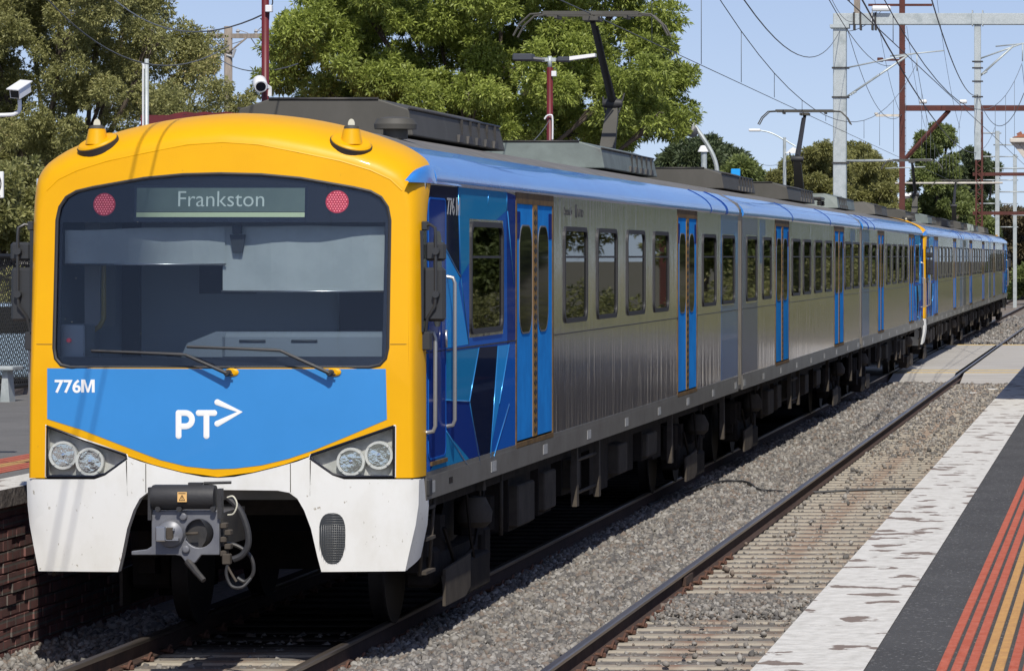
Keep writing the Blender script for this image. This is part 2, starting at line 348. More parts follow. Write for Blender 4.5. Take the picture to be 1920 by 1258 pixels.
# ================================================================== TRAIN
XC, D0 = -6.88, 28.88          # centre line of the train, nose of the leading cab
HW = 1.5
def Q(px, py): return ((px - 409) / 246.5, CZ + (VY - py) / 246.5)
def S(px, py, u=HW):
    D = F * (-(XC + u)) / (VX - px); return (D - D0, CZ + (VY - py) * D / F)
def yf(u, z): return .10*(u/1.45)**2 + max(0., z-2.15)*.085 + max(0., 1.32-z)*.05
def earclip(poly):
    P_ = list(poly); n = len(P_)
    ar = sum(P_[i][0]*P_[(i+1) % n][1]-P_[(i+1) % n][0]*P_[i][1] for i in range(n)); sg = 1 if ar > 0 else -1
    idx = list(range(n)); out = []
    cr = lambda a, b, c: sg*((b[0]-a[0])*(c[1]-a[1])-(b[1]-a[1])*(c[0]-a[0]))
    while len(idx) > 3:
        best = None
        for k in range(len(idx)):
            i, j, l = idx[k-1], idx[k], idx[(k+1) % len(idx)]; a, b, c = P_[i], P_[j], P_[l]
            if cr(a, b, c) <= 1e-9: continue
            if any(cr(a, b, P_[q]) >= -1e-9 and cr(b, c, P_[q]) >= -1e-9 and cr(c, a, P_[q]) >= -1e-9 and math.dist(P_[q], a) > 1e-6 and math.dist(P_[q], b) > 1e-6 and math.dist(P_[q], c) > 1e-6 for q in idx if q not in (i, j, l)): continue
            d = math.dist(a, c)
            if best is None or d < best[0]: best = (d, k, (i, j, l))
        if best is None: 
            k = next((k for k in range(len(idx)) if abs(cr(P_[idx[k-1]], P_[idx[k]], P_[idx[(k+1) % len(idx)]])) <= 1e-9), 0); idx.pop(k); continue
        out.append(best[2]); idx.pop(best[1])
    out.append(tuple(idx)); return out
def sheet(mb, poly, off, thick, fn=yf, du=.12, dz=.25):
    bm = bmesh.new(); vs = [bm.verts.new((p[0], 0, p[1])) for p in poly]
    for t3 in earclip(poly): bm.faces.new([vs[i] for i in t3])
    for ax, st in ((0, du), (2, dz)):
        lo = min(v.co[ax] for v in bm.verts); hi = max(v.co[ax] for v in bm.verts)
        k = math.ceil(lo/st)
        while k*st < hi:
            co = [0, 0, 0]; no = [0, 0, 0]; co[ax] = k*st + .00037; no[ax] = 1
            bmesh.ops.bisect_plane(bm, geom=bm.verts[:]+bm.edges[:]+bm.faces[:], plane_co=co, plane_no=no); k += 1
    bmesh.ops.remove_doubles(bm, verts=bm.verts[:], dist=1e-5)
    bm.verts.index_update(); n = len(bm.verts)
    fr = [(v.co.x, fn(v.co.x, v.co.z) - off, v.co.z) for v in bm.verts]; bk = [(a, b + thick, c) for a, b, c in fr]
    fs = [[v.index for v in f.verts] for f in bm.faces]
    bm.faces.ensure_lookup_table(); bm.normal_update()
    if bm.faces[:] and bm.faces[0].normal.y > 0: fs = [f[::-1] for f in fs]
    be = [(e.verts[0].index, e.verts[1].index) for e in bm.edges if len(e.link_faces) == 1]; bm.free()
    mb.add(fr, fs, True); mb.add(bk, [f[::-1] for f in fs], False)
    mb.add(fr + bk, [(a, b, b+n, a+n) for a, b in be], False)
    return mb
def mir(poly): return [(-u, z) for u, z in poly][::-1]
def rrect(y0, y1, z0, z1, r, n=5):
    pts = []
    for cy, cz, a0 in ((y1-r, z1-r, 0), (y0+r, z1-r, 90), (y0+r, z0+r, 180), (y1-r, z0+r, 270)):
        for k in range(n+1):
            a = R(a0 + 90*k/n); pts.append((cy + r*math.cos(a), cz + r*math.sin(a)))
    return pts
def ring(mb, outer, inner, x0, x1):
    n = len(outer); vs = [(x, p[0], p[1]) for x in (x0, x1) for lp in (outer, inner) for p in lp]
    fs = []
    for i in range(n):
        j = (i+1) % n; o0, i0, o1, i1 = 0, n, 2*n, 3*n
        fs += [(o0+i, o0+j, i0+j, i0+i), (o1+i, i1+i, i1+j, o1+j), (o0+i, o1+i, o1+j, o0+j), (i0+i, i0+j, i1+j, i1+i)]
    return mb.add(vs, fs, False)
def wall(mb, y0, y1, z0, z1, x0, x1, holes):
    ys = sorted({y0, y1, *[min(max(v, y0), y1) for h in holes for v in h[:2]]}); zs = sorted({z0, z1, *[min(max(v, z0), z1) for h in holes for v in h[2:]]})
    for i in range(len(ys)-1):
        for j in range(len(zs)-1):
            cy, cz = (ys[i]+ys[i+1])/2, (zs[j]+zs[j+1])/2
            if any(h[0] < cy < h[1] and h[2] < cz < h[3] for h in holes): continue
            mb.box(x0, x1, ys[i], ys[i+1], zs[j], zs[j+1])
    return mb
ROOF = [(1.5, 3.565), (1.52, 3.585), (1.522, 3.625), (1.505, 3.67), (1.46, 3.725), (1.395, 3.775), (1.31, 3.825), (1.21, 3.872)]
GROOF = [(1.21, 3.872), (1.1, 3.915), (.8, 4.0), (.4, 4.06), (0, 4.08)]
M['pane_dark'] = mat('door_pane', (.008, .009, .009), .04, spec=0., coat=.45)
M['panerim'] = mat('pane_rim', (.14, .145, .15), .5, spec=.1)
M['speck'] = mat('dried_speck', (.26, .26, .24), .9, spec=0.)
M['gangway'] = mat('gangway_grey', (.20, .18, .15), .6, c2=(.15, .135, .11), scale=3)
M['rearfilm'] = mat('end_film_blue', (.02, .15, .42), .22, .5, coat=.2)
M['rearfilm2'] = mat('end_film_light', (.04, .27, .62), .22, .4, coat=.2)
M['rearfilm3'] = mat('end_film_slate', (.10, .13, .22), .25, .7)

def roof_sheet(mb, prof, ya, yb, s, step=1.2):
    n = max(1, int((yb-ya)/step)); vs = []; m_ = len(prof)
    for i in range(n+1):
        y = ya + (yb-ya)*i/n
        for (u, z) in prof: vs.append((s*u, y, z))
        for (u, z) in prof[::-1]: vs.append((s*u*.985, y, z - .03))
    K = 2*m_
    fs = [(i*K+k, i*K+(k+1) % K, (i+1)*K+(k+1) % K, (i+1)*K+k) for i in range(n) for k in range(K)]
    fs += [list(range(K)), list(range(n*K, n*K+K))]
    return mb.add(vs, fs, True)

def roof_unit(root, y0, y1, m):
    poly = [(-.77, 4.04), (-.73, 4.27), (-.47, 4.355), (.47, 4.355), (.73, 4.27), (.77, 4.04)]
    b = MB(); n = len(poly)
    vs = [(u, y0, z) for u, z in poly] + [(u, y1 - (0 if z < 4.1 else .12), z) for u, z in poly]
    b.add(vs, [list(range(n)), list(range(2*n-1, n-1, -1))] + [(i, i+n, (i+1) % n+n, (i+1) % n) for i in range(n)])
    o = b.build('roof_unit', m, root, bevel=.012)
    t = MB()   # edge lip and access panel seams
    for s in (-1, 1):
        t.tube([(s*.735, y0, 4.275), (s*.735, y1-.12, 4.275)], .012, 5)
        for k in range(1, 6):
            y = y0 + (y1-y0)*(.42 + .095*k); t.box(s*.752-.012, s*.752+.012, y-.006, y+.006, 4.06, 4.265)
        for k in range(5):
            y = y0 + (y1-y0)*(.45 + .1*k); t.prism([(y, 4.05), (y+.26, 4.05), (y+.2, 4.12), (y+.05, 4.12)], 'x', s*.765-.01, s*.765+.02)
    t.tube([(-.47, y0-.004, 4.357), (.47, y0-.004, 4.357)], .012, 5)
    t.build('panel_trim', M['darkmetal'], o)
    return o

def make_bogie(root, yc, k):
    b = MB()
    for s in (-1, 1):
        b.prism([(yc-1.6, .42), (yc-.5, .30), (yc+.5, .30), (yc+1.6, .42), (yc+1.6, .62), (yc+.6, .52), (yc-.6, .52), (yc-1.6, .62)], 'x', s*1.02, s*1.16)
        for d in (-1.25, 1.25):
            b.cbox(s*.98, s*1.22, yc+d-.16, yc+d+.16, .28, .6, .03)
            b.lathe([(.13, 0), (.13, .3)], (s*1.1, yc+d-.3, .55), 'z', 10); b.lathe([(.13, 0), (.13, .3)], (s*1.1, yc+d+.3, .55), 'z', 10)
        b.cbox(s*1.12, s*1.3, yc-.3, yc+.9, .12, .42, .02)
        b.tube([(s*1.25, yc-1.1, .75), (s*1.28, yc-.7, .4), (s*1.28, yc+.2, .5), (s*1.25, yc+.9, 1.0)], .018, 5)
        b.tube([(s*1.28, yc-.2, 1.0), (s*1.3, yc-.1, .6), (s*1.28, yc+.25, .32)], .014, 5)
    b.box(-1.0, 1.0, yc-.35, yc+.35, .35, .7)
    o = b.build('bogie', M['under'], root)
    for d in (-1.25, 1.25):
        for s in (-1, 1):
            wv = MB(); wv.lathe([(.02, -.07), (.36, -.07), (.44, -.065), (.44, .05), (.47, .055), (.47, .075), (.36, .06), (.02, .06)], (s*.80, yc+d, .445), 'x', 28)
            wv.build('wheel', M['wheel'], o)
    a = MB()
    for s in (-1, 1):
        a.lathe([(.10, 0), (.15, .05), (.16, .14), (.10, .26), (.03, .27)], (s*1.27, yc+.25, .66), 'z', 14)
        a.tube([(s*1.32, yc+.25, .93), (s*1.32, yc+.25, 1.12)], .012, 5)
        a.prism([(yc+.17, .98), (yc+.33, .98), (yc+.29, 1.06), (yc+.21, 1.06)], 'x', s*1.28, s*1.36)
    a.build('air_spring', M['under2'], o, each=True)
    pl = MB()
    for s in (-1, 1):
        pl.prism([(yc-1.5, .14), (yc-.55, .14), (yc-.3, .2), (yc-.3, .48), (yc-1.5, .44)], 'x', s*1.31, s*1.335)
    pl.build('guard_plate', M['under2'], o, each=True)
    return o

def side_details(root, wins, doors, y0, y1, holes_extra=()):
    for (a, b_) in wins:
        for s in (-1, 1):
            x0, x1 = s*(HW-.02), s*(HW+.014)
            f = MB(); ring(f, rrect(a, b_, 2.355, 3.29, .13), rrect(a+.055, b_-.055, 2.40, 3.245, .09), x0, x1)
            f.box(s*(HW-.006), s*(HW+.006), a+.08, b_-.08, 2.985, 3.005)
            fo = f.build('window', M['rubber'], root)
            g = MB(); g.box(s*(HW-.004), s*HW-.002*s, a+.05, b_-.05, 2.395, 3.25); g.build('pane', M['glass'], fo)
    for (a, b_) in doors:
        for s in (-1, 1):
            fr = MB()   # gold surround
            X0, X1 = sorted((s*(HW-.04), s*(HW+.005)))
            fr.box(X0, X1, a, a+.05, 1.30, 3.575); fr.box(X0, X1, b_-.05, b_, 1.30, 3.575)
            fr.box(X0, X1, a+.05, b_-.05, 3.47, 3.575); fr.box(X0, X1, a+.05, b_-.05, 1.30, 1.342)
            fo = fr.build('double_door', M['gold'], root)
            mid = (a+b_)/2; X0, X1 = sorted((s*(HW-.035), s*(HW-.004)))
            for (p, q) in ((a+.05, mid-.125), (mid+.125, b_-.05)):
                lf = MB(); lf.box(X0, X1, p, q, 1.36, 3.47); lo = lf.build('door_leaf', M['doorblue'], fo)
                pn = MB(); pa, pb = (p+.17, q-.06) if q < mid else (p+.06, q-.26)
                if pb-pa < .4: pa, pb = p+.12, q-.12
                pn.prism(rrect(pa, pb, 2.32, 3.27, .2, 6), 'x', s*(HW-.0045), s*(HW+.001)); pn.build('pane', M['pane_dark'], lo)
                rr = MB(); ring(rr, rrect(pa-.014, pb+.014, 2.305, 3.285, .21, 6), rrect(pa, pb, 2.32, 3.27, .2, 6), s*(HW-.006), s*(HW+.002)); rr.build('pane_seal', M['panerim'], lo)
            sl_ = MB(); sl_.box(*sorted((s*(HW-.03), s*(HW+.004))), mid-.124, mid+.124, 1.36, 3.47); so = sl_.build('door_seal', M['sealgold'], fo)
            dk = MB()
            for k in range(24):
                z = 1.42 + k*.086; dk.prism([(mid-.085, z), (mid, z-.035), (mid+.085, z), (mid, z+.035)], 'x', s*(HW+.003), s*(HW+.007))
            dk.box(*sorted((s*(HW+.003), s*(HW+.0065))), mid-.12, mid-.095, 1.36, 3.47); dk.box(*sorted((s*(HW+.003), s*(HW+.0065))), mid+.095, mid+.12, 1.36, 3.47)
            dk.build('seal_pattern', M['rubber'], so)
            st = MB()
            st.prism(rrect(a+.07, a+.27, 3.16, 3.40, .02), 'x', s*(HW-.006), s*(HW-.001)); st.prism(rrect(b_-.27, b_-.07, 3.16, 3.40, .02), 'x', s*(HW-.006), s*(HW-.001))
            st.build('door_sticker', M['deepblue'], fo, each=True)

def shell(root, wins, doors, y0, y1, cab):
    holes = [(a+.045, b_-.045, 2.385, 3.26) for a, b_ in wins] + [(a+.02, b_-.02, 1.30, 3.56) for a, b_ in doors]
    b = MB()
    for s in (-1, 1):
        X0, X1 = sorted((s*HW, s*(HW-.05)))
        wall(b, y0, y1, 1.33, 3.6, X0, X1, holes)
    b.box(-HW+.06, HW-.06, y1-.04, y1, 1.2, 3.7)
    if not cab: b.box(-HW+.06, HW-.06, y0, y0+.04, 1.2, 3.7)
    body = b.build('body', M['steel'], root)
    g = MB()
    for s in (-1, 1):
        yy = [y0] + [v for d in doors for v in d] + [y1]
        for k in range(0, len(yy), 2):
            g.box(*sorted((s*HW, s*(HW+.006))), yy[k]+.01, yy[k+1]-.01, 2.252, 2.262)
    g.build('body_seam', M['darkmetal'], body, each=True)
    t = MB()
    for s in (-1, 1): t.box(*sorted((s*(HW-.05), s*(HW+.008))), y0, y1, 1.12, 1.295)
    for s in (-1, 1): wall(t, y0, y1, 1.295, 1.33, *sorted((s*(HW-.05), s*(HW+.004))), [(a, b_, 1.29, 1.34) for a, b_ in doors])
    t.box(-HW+.06, HW-.06, y0+.4, y1, 1.10, 1.2)
    t.build('sill', M['sillsteel'], root, each=True)
    rf = MB()
    for s in (-1, 1): roof_sheet(rf, ROOF, y0 + (.36 if cab else 0), y1, s)
    ro = rf.build('roof_cantrail', M['roofblue'], root, each=True)
    jn = MB()
    for yy in ([y1-3.6, y1-1.7, y1-1.55] if cab else [y0+8, y0+16]):
        for s in (-1, 1):
            jn.tube([(s*(u+.001), yy, z+.002) for u, z in ROOF], .006, 4)
    jn.build('roof_joint', M['deepblue'], ro, each=True)
    gr = MB()
    for s in (-1, 1): roof_sheet(gr, GROOF, y0 + (.4 if cab else 0), y1, s)
    gr.build('roof', M['grey_roof'], root)
    it = MB(); it.box(-1.42, 1.42, (1.9 if cab else y0+.1), y1-.1, 1.22, 1.26); it.box(-1.42, 1.42, (1.9 if cab else y0+.1), y1-.1, 3.46, 3.5)
    for a, b_ in wins:
        for s in (-1, 1):
            if s == -1 and False: pass
    io = it.build('interior', M['interior'], root)
    se = MB()
    for a, b_ in wins[(1 if cab else 0):]:
        for s in (-1, 1):
            X0, X1 = sorted((s*.45, s*1.4))
            se.cbox(X0, X1, (a+b_)/2-.06, (a+b_)/2+.06, 1.7, 2.42, .04); se.cbox(X0, X1, (a+b_)/2-.5, (a+b_)/2+.5, 1.6, 1.75, .04)
    se.build('seat', M['seat'], io, each=True)
    yp = MB()
    for a, b_ in doors:
        for yy in (a-.12, b_+.12):
            for s in (-1, 1): yp.tube([(s*1.1, yy, 1.26), (s*1.1, yy, 3.46)], .018, 6)
    yp.build('grab_pole', M['yellowpole'], io, each=True)
    uf = MB(); uf.box(-1.3, 1.3, y0+.4, y1-.1, .98, 1.10)
    for (a, b_, z, x) in ((5.9, 7.2, .48, 1.25), (7.5, 8.3, .52, 1.28), (9.2, 10.6, .6, 1.25), (11.0, 12.4, .5, 1.28), (12.8, 15.0, .55, 1.22), (15.3, 16.6, .62, 1.28), (17.0, 17.8, .55, 1.2)):
        uf.box(-x, x, a, b_, z, .975)
    uf.build('underframe', M['under'], root)
    eq = MB()
    for s in (-1, 1):
        for (a, b_, z0, z1) in ((5.95, 6.9, .52, .9), (7.55, 8.25, .56, .93), (9.3, 9.9, .66, .96), (12.9, 13.6, .6, .93), (15.4, 16.3, .66, .93)):
            eq.cbox(*sorted((s*1.2, s*1.34)), a, b_, z0, z1, .015)
        for yy in (9.1, 10.7, 17.1, 24.0-.9):
            eq.prism([(yy, .5), (yy+.16, .5), (yy+.1, 1.1), (yy+.02, 1.1)], 'x', s*1.36, s*1.42)
        eq.tube([(s*1.38, 9.1, .62), (s*1.38, 10.8, .62)], .02, 5); eq.tube([(s*1.38, 9.1, .95), (s*1.38, 10.8, .95)], .02, 5)
        eq.tube([(s*1.3, 5.2, .5), (s*1.3, 5.2, 1.1)], .02, 5)
    eq.build('equipment_case', M['under2'], root, each=True)
    rl = MB(); yy = y0 + .1
    while yy < y1 - .3:
        for s in (-1, 1): rl.box(*sorted((s*(HW+.007), s*(HW+.011))), yy, yy+.26, 1.165, 1.255)
        yy += 2.9
    rl.build('reflector', M['reflector'], root, each=True)
    make_bogie(root, y0+3.3 if cab else y0+3.5, 0); make_bogie(root, y1-3.3, 1)
    return body

def pantograph(root, yb):
    t = thing_child('pantograph', root)
    b = MB()
    b.cbox(-.5, .5, yb-.5, yb+.5, 4.2, 4.26, .02)
    for sx in (-.45, .45):
        for sy in (-.42, .42): b.lathe([(.03, 0), (.06, .02), (.035, .04), (.06, .06), (.035, .08), (.05, .11)], (sx, yb+sy, 4.08), 'z', 8)
    b.build('pan_base', M['darkmetal'], t)
    a = MB()
    kx = yb + .62; kz = 5.1
    a.add([(x, y, z) for (y, z, wd) in ((yb-.05, 4.24, .11), (kx-.07, 4.9, .085), (kx+.02, 5.0, .07)) for x, y in ((-wd, y-.05), (wd, y-.05), (wd, y+.05), (-wd, y+.05))],
          [(0, 1, 5, 4), (1, 2, 6, 5), (2, 3, 7, 6), (3, 0, 4, 7), (4, 5, 9, 8), (5, 6, 10, 9), (6, 7, 11, 10), (7, 4, 8, 11), (0, 3, 2, 1), (8, 9, 10, 11)])
    a.build('lower_arm', M['unit'], t)
    a = MB(); a.lathe([(.05, -.13), (.07, -.05), (.07, .05), (.05, .13)], (0, kx, kz-.04), 'x', 12)
    a.tube([(-.09, kx-.03, 4.93), (-.13, kx+.02, 5.15)], .012, 5); a.tube([(.09, kx-.03, 4.93), (.16, kx+.02, 5.2)], .012, 5)
    hz = 6.05; hy = yb - 1.3
    a.tube([(0, kx, kz), (0, (kx+hy)/2, (kz+hz)/2), (0, hy, hz)], [.06, .05, .035], 8)
    a.tube([(.05, kx-.2, kz+.02), (.05, hy+.1, hz-.06)], .012, 5)
    a.build('upper_arm', M['black'] if False else M['rubber'], t)
    h = MB()
    h.box(-.10, .10, hy-.22, hy+.22, hz, hz+.05)
    for dy in (-.18, .18):
        h.box(-.62, .62, hy+dy-.025, hy+dy+.025, hz+.07, hz+.12)
        h.tube([(-.62, hy+dy, hz+.09), (-.78, hy+dy, hz+.08), (-.92, hy+dy, hz-.05), (-1.0, hy+dy, hz-.2)], .014, 6)
        h.tube([(.62, hy+dy, hz+.09), (.78, hy+dy, hz+.08), (.92, hy+dy, hz-.05), (1.0, hy+dy, hz-.2)], .014, 6)
    for sx in (-.45, .45): h.box(sx-.02, sx+.02, hy-.2, hy+.2, hz+.03, hz+.07)
    h.build('collector_head', M['unit'], t)
    return t
def thing_child(name, root):
    o = bpy.data.objects.new(name, None); col.objects.link(o); o.parent = root; OFF[o.name] = OFF[root.name]; o.empty_display_size = .2
    return o

# ---------------------------------------------------------------- cab car
def make_cab_car():
    root = thing('train_carriage', 'leading carriage with the yellow, blue and white cab front facing the viewer', 'train carriage', (0, 0, 0), 'carriages of the commuter train')
    wins = [(2.42, 4.06), (7.67, 9.24), (9.97, 11.49), (12.31, 13.85), (14.65, 16.08), (19.73, 21.33), (22.06, 23.74)]
    doors = [(4.78, 6.99), (17.0, 19.12)]
    shell(root, wins, doors, .42, 24.2, True)
    side_details(root, wins, doors, .42, 24.2)
    # --- yellow mask
    Rr = [(0, 3.868), (.27, 3.85), (.58, 3.79), (.89, 3.725), (1.12, 3.655), (1.27, 3.585), (1.36, 3.5), (1.40, 3.35), (1.415, 2.8), (1.435, 2.0), (1.45, 1.312)]
    Or = [(0, 4.135, .95), (.5, 4.085, .92), (.9, 4.0, .9), (1.2, 3.895, .86), (1.33, 3.835, .84), (1.46, 3.745, .80), (1.515, 3.62, .62), (1.505, 3.35, .43), (1.505, 2.8, .42), (1.505, 2.0, .42), (1.505, 1.312, .42)]
    W = [(0, 3.635), (.3, 3.628), (.6, 3.60), (1.0, 3.53), (1.13, 3.50), (1.21, 3.455), (1.26, 3.38), (1.28, 3.28), (1.28, 2.30), (1.265, 2.22), (1.22, 2.17), (1.14, 2.152), (0, 2.152)]
    low = [(1.325, 1.312), (1.325, 1.71), (1.0, 1.595), (.70, 1.487), (.5, 1.42), (.27, 1.362), (0, 1.325)]
    b = MB(); C = Rr + low + W[::-1]
    C = Rr + low + W[::-1]
    sheet(b, C, 0, .03); sheet(b, mir(C), 0, .03)
    full0 = [(u, yf(u, z), z) for u, z in Rr]; full1 = [(u, y, z) for u, z, y in Or]
    full0 = [(-u, y, z) for u, y, z in full0[:0:-1]] + full0; full1 = [(-u, y, z) for u, y, z in full1[:0:-1]] + full1
    # refine along the ring
    def refine(L, k=4):
        out = []
        for i in range(len(L)-1):
            for j in range(k): out.append(tuple(L[i][c] + (L[i+1][c]-L[i][c])*j/k for c in range(3)))
        return out + [L[-1]]
    def smooth(L):
        for _ in range(3): L = [L[0]] + [tuple((L[i-1][c]+2*L[i][c]+L[i+1][c])/4 for c in range(3)) for i in range(1, len(L)-1)] + [L[-1]]
        return L
    A_ = refine(full0); B_ = smooth(refine(full1)); K = 9; n = len(A_); vs = []
    for k in range(K+1):
        t = k/K*math.pi/2
        for p, q in zip(A_, B_):
            vs.append((p[0]+(q[0]-p[0])*math.sin(t), p[1]+(q[1]-p[1])*(1-math.cos(t)), p[2]+(q[2]-p[2])*math.sin(t)))
    b.add(vs, [(k*n+i, k*n+i+1, (k+1)*n+i+1, (k+1)*n+i) for k in range(K) for i in range(n-1)], True)
    mask = b.build('cab_front', M['yellow'], root)
    # crease lip above the windscreen
    b = MB(); b.tube([(u, yf(u, z)+.008, z+.004) for u, z in [(-p[0], p[1]) for p in Rr[:0:-1][4:]] + Rr[:7]], .011, 8); b.build('brow_edge', M['yellow'], mask)
    # side quarter panels (dark slot between mask and body)
    b = MB()
    for s in (-1, 1): b.box(*sorted((s*1.47, s*1.512)), .28, .41, 2.42, 3.2)
    b.build('quarter_window', M['black'], mask, each=True)
    b = MB()
    for s in (-1, 1): b.tube([(s*1.29, yf(1.29, 2.33)-.0005, 2.33), (s*1.40, yf(1.4, 2.33)-.0005, 2.33), (s*1.427, yf(1.427, 2.33)+.004, 2.33)], .003, 4)
    b.build('panel_joint', M['gold'], mask, each=True)
    # blue front panel
    bl = [(0, 2.135), (1.27, 2.150), (1.273, 1.765), (1.0, 1.665), (.75, 1.575), (.53, 1.50), (.3, 1.425), (.12, 1.395), (0, 1.39)]
    bl = [Q(720, 692), Q(722, 787), Q(650, 818), Q(590, 843), Q(540, 860), Q(490, 872), Q(440, 878), Q(400, 879), Q(350, 874), Q(300, 862), Q(230, 836), Q(150, 806), Q(83, 786), Q(83, 687), Q(95, 690)]
    bl = [(u, min(z, 2.148)) for u, z in bl]
    b = MB(); sheet(b, bl, .003, .002); panel = b.build('front_panel', M['blue'], root)
    def onf(off): return lambda cx, cz: (lambda x, y, z: (cx+x, yf(cx+x, cz+y) - off - z, cz+y))
    c = Q(134, 736); b = MB(); text_mb(b, '776', .135, onf(.004)(c[0]-.045, c[1]), bold=.0032, sx=1.04); em(b, lambda x, y, z: onf(.004)(c[0]+.062, c[1])(x, y, z), .105, .098, .022); b.build('number', M['lettwhite'], panel)
    # PT> emblem
    b = MB()
    def stroke(pts, w_=.023):
        P_ = [Q(*p) for p in pts]; v0 = len(b.v)
        b.tube([(u, yf(u, z)-.004, z) for u, z in P_], w_, 10)
        for (u, z) in (P_[0], P_[-1]): b.lathe([(w_*math.cos(a), w_*math.sin(a)) for a in [R(-88), R(-45), 0, R(45), R(88)]], (u, yf(u, z)-.004, z), 'y', 12)
        for i in range(v0, len(b.v)):
            x, y, z = b.v[i]; yy = yf(x, z)-.0045; b.v[i] = (x, yy + (y-yy)*.12, z)
    stroke([(335, 817), (335, 774)]); stroke([(335, 774)] + [(348+12.5*math.sin(R(k*18)), 786.5-12.5*math.cos(R(k*18))) for k in range(11)] + [(336, 799)])
    stroke([(373, 774), (402, 774)]); stroke([(387.5, 774), (387.5, 817)])
    stroke([(408, 754), (450, 772), (408, 794)])
    b.build('emblem', M['lettwhite'], panel)
    # --- windscreen
    Wi = W; b = MB(); full = W[:-1] + [(-u, z) for u, z in W[:0:-1]]
    sheet(b, full[::-1], -.012, .004); ws = b.build('windscreen', M['wglass'], root)
    b = MB()
    sc_ = [(u*.985, 2.152+(z-2.152)*.985+.005) for u, z in full]; out_ = [(u*1.0, z) for u, z in full]
    # gasket
    b.tube([(u*.995, yf(u, z)+.004, 2.152+(z-2.152)*.995+.003) for u, z in full] + [(full[0][0]*.995, yf(*full[0])+.004, 2.152+(full[0][1]-2.152)*.995+.003)], .014, 6)
    b.build('gasket', M['rubber'], ws)
    fo = -.022; b = MB()
    top = [p for p in full if p[1] > 3.25]
    top = [(1.27, 3.26)] + [p for p in W[7::-1]] + [(-u, z) for u, z in W[1:8]] + [(-1.27, 3.26)]
    sheet(b, top, fo, .01)
    sheet(b, [(1.275, 3.26), (1.275, 2.3), (1.255, 2.22), (1.23, 2.2), (1.235, 3.26)], fo, .01); sheet(b, mir([(1.275, 3.26), (1.275, 2.3), (1.255, 2.22), (1.23, 2.2), (1.235, 3.26)]), fo, .01)
    sheet(b, [(-1.24, 2.2), (-1.20, 2.165), (1.20, 2.165), (1.24, 2.2), (1.235, 2.235), (-1.235, 2.235)], fo, .01)
    b.build('black_border', M['frit'], ws)
    b = MB(); rs = random.Random(8)
    for _ in range(36):
        u = -1.2 + 2.4*rs.random()**1.5; z = rs.uniform(2.2, 3.55 - .12*abs(u)); q = rs.uniform(.0015, .0035)
        b.lathe([(q, 0), (q*.6, -.001)], (u, yf(u, z)+.0115, z), 'y', 6, sc=(1, rs.uniform(.6, 1.6)))
    tag(b.build('bug_specks', M['speck'], ws), kind='stuff')
    # destination display
    y_ = .115
    dd = MB(); a, z1 = Q(247, 352); c, z0 = Q(564, 408)
    sheet(dd, [(a-.02, z0-.03), (c+.02, z0-.03), (c+.02, z1+.02), (a-.02, z1+.02)], -.0205, .001); do = dd.build('destination_display', M['black'], root)
    # sits in front of the border, just behind the glass
    for o_, mt, za, zb in (('display_panel', 'display', z0+.045, z1), ('display_strip', 'display2', z0+.004, z0+.04)):
        e = MB(); sheet(e, [(a, za), (c, za), (c, zb), (a, zb)], -.0185, .002); e.build(o_, M[mt], do)
    e = MB(); cx, cz = Q(407, 387); text_mb(e, 'Frankston', .172, lambda x, y, z: (cx+x, yf(cx+x, cz+y)+.0175-z, cz+y), bold=-.001, sx=.98); e.build('lettering', M['letters'], do)
    for px, py in ((185, 383), (624, 378)):
        u, z = Q(px, py); e = MB()
        sheet(e, [(u+.087*math.cos(R(k*12)), z+.087*math.sin(R(k*12))) for k in range(30)], -.0195, .001); lo = e.build('marker_light', M['red'], root)
        e = MB()
        for i in range(-4, 5):
            for j in range(-4, 5):
                x = (i + (j % 2)*.5)*.020; zz = j*.0175
                if x*x+zz*zz < .078**2: e.lathe([(.0055, 0), (.0055, -.002)], (u+x, yf(u+x, z+zz)+.0192, z+zz), 'y', 6)
        e.build('led', M['redled'], lo)
    # cab interior
    e = MB(); e.box(-1.42, 1.42, 1.85, 1.9, 1.3, 3.6); e.box(-1.40, 1.40, .35, 1.85, 1.22, 1.26); e.box(-1.4, 1.4, .35, 1.85, 3.46, 3.49)
    e.box(-1.43, -1.40, .45, 1.85, 1.26, 3.46); e.box(1.40, 1.43, .45, 1.85, 1.26, 3.46)
    ci = e.build('cab_interior', M['cabwall'], root)
    e = MB(); e.box(-.58, -.13, 1.80, 1.85, 2.70, 3.0); e.box(.55, 1.1, 1.8, 1.85, 1.5, 3.2); e.box(-1.2, -1.06, 1.78, 1.85, 1.3, 3.4); e.build('wall_panel', M['cabdark'], ci, each=True)
    e = MB()
    e.prism([(-.42, 2.15), (-.34, 2.33), (-.12, 2.42), (1.22, 2.42), (1.22, 2.15)], 'y', .42, .95)
    e.cbox(-.06, 1.22, .36, .7, 2.2, 2.41, .03); dk = e.build('driver_desk', M['desk'], ci)
    e = MB(); e.tube([(.08, .355, 2.35), (.28, .355, 2.35)], .01, 5); e.tube([(.48, .355, 2.35), (.68, .355, 2.35)], .01, 5); e.build('desk_vent', M['cabdark'], dk, each=True)
    e = MB(); e.cbox(-1.26, -1.07, .2, .5, 2.2, 2.48, .01); lk = e.build('locker', M['cabwall'], ci)
    e = MB(); u, z = Q(117, 639); e.lathe([(.018, 0), (.016, -.02), (.002, -.024)], (u, .19, z), 'y', 10); e.build('red_button', M['red'], lk)
    e = MB(); e.box(-1.22, -1.1, .75, 1.2, 2.45, 3.3); e.build('side_cabinet', M['interior'], ci)
    e = MB(); e.tube([(-1.03, .6, 3.0), (-1.03, .6, 2.52), (-1.06, .6, 2.46), (-1.12, .6, 2.42)], .02, 8); e.build('grab_pole', M['yellowpole'], ci, each=True)
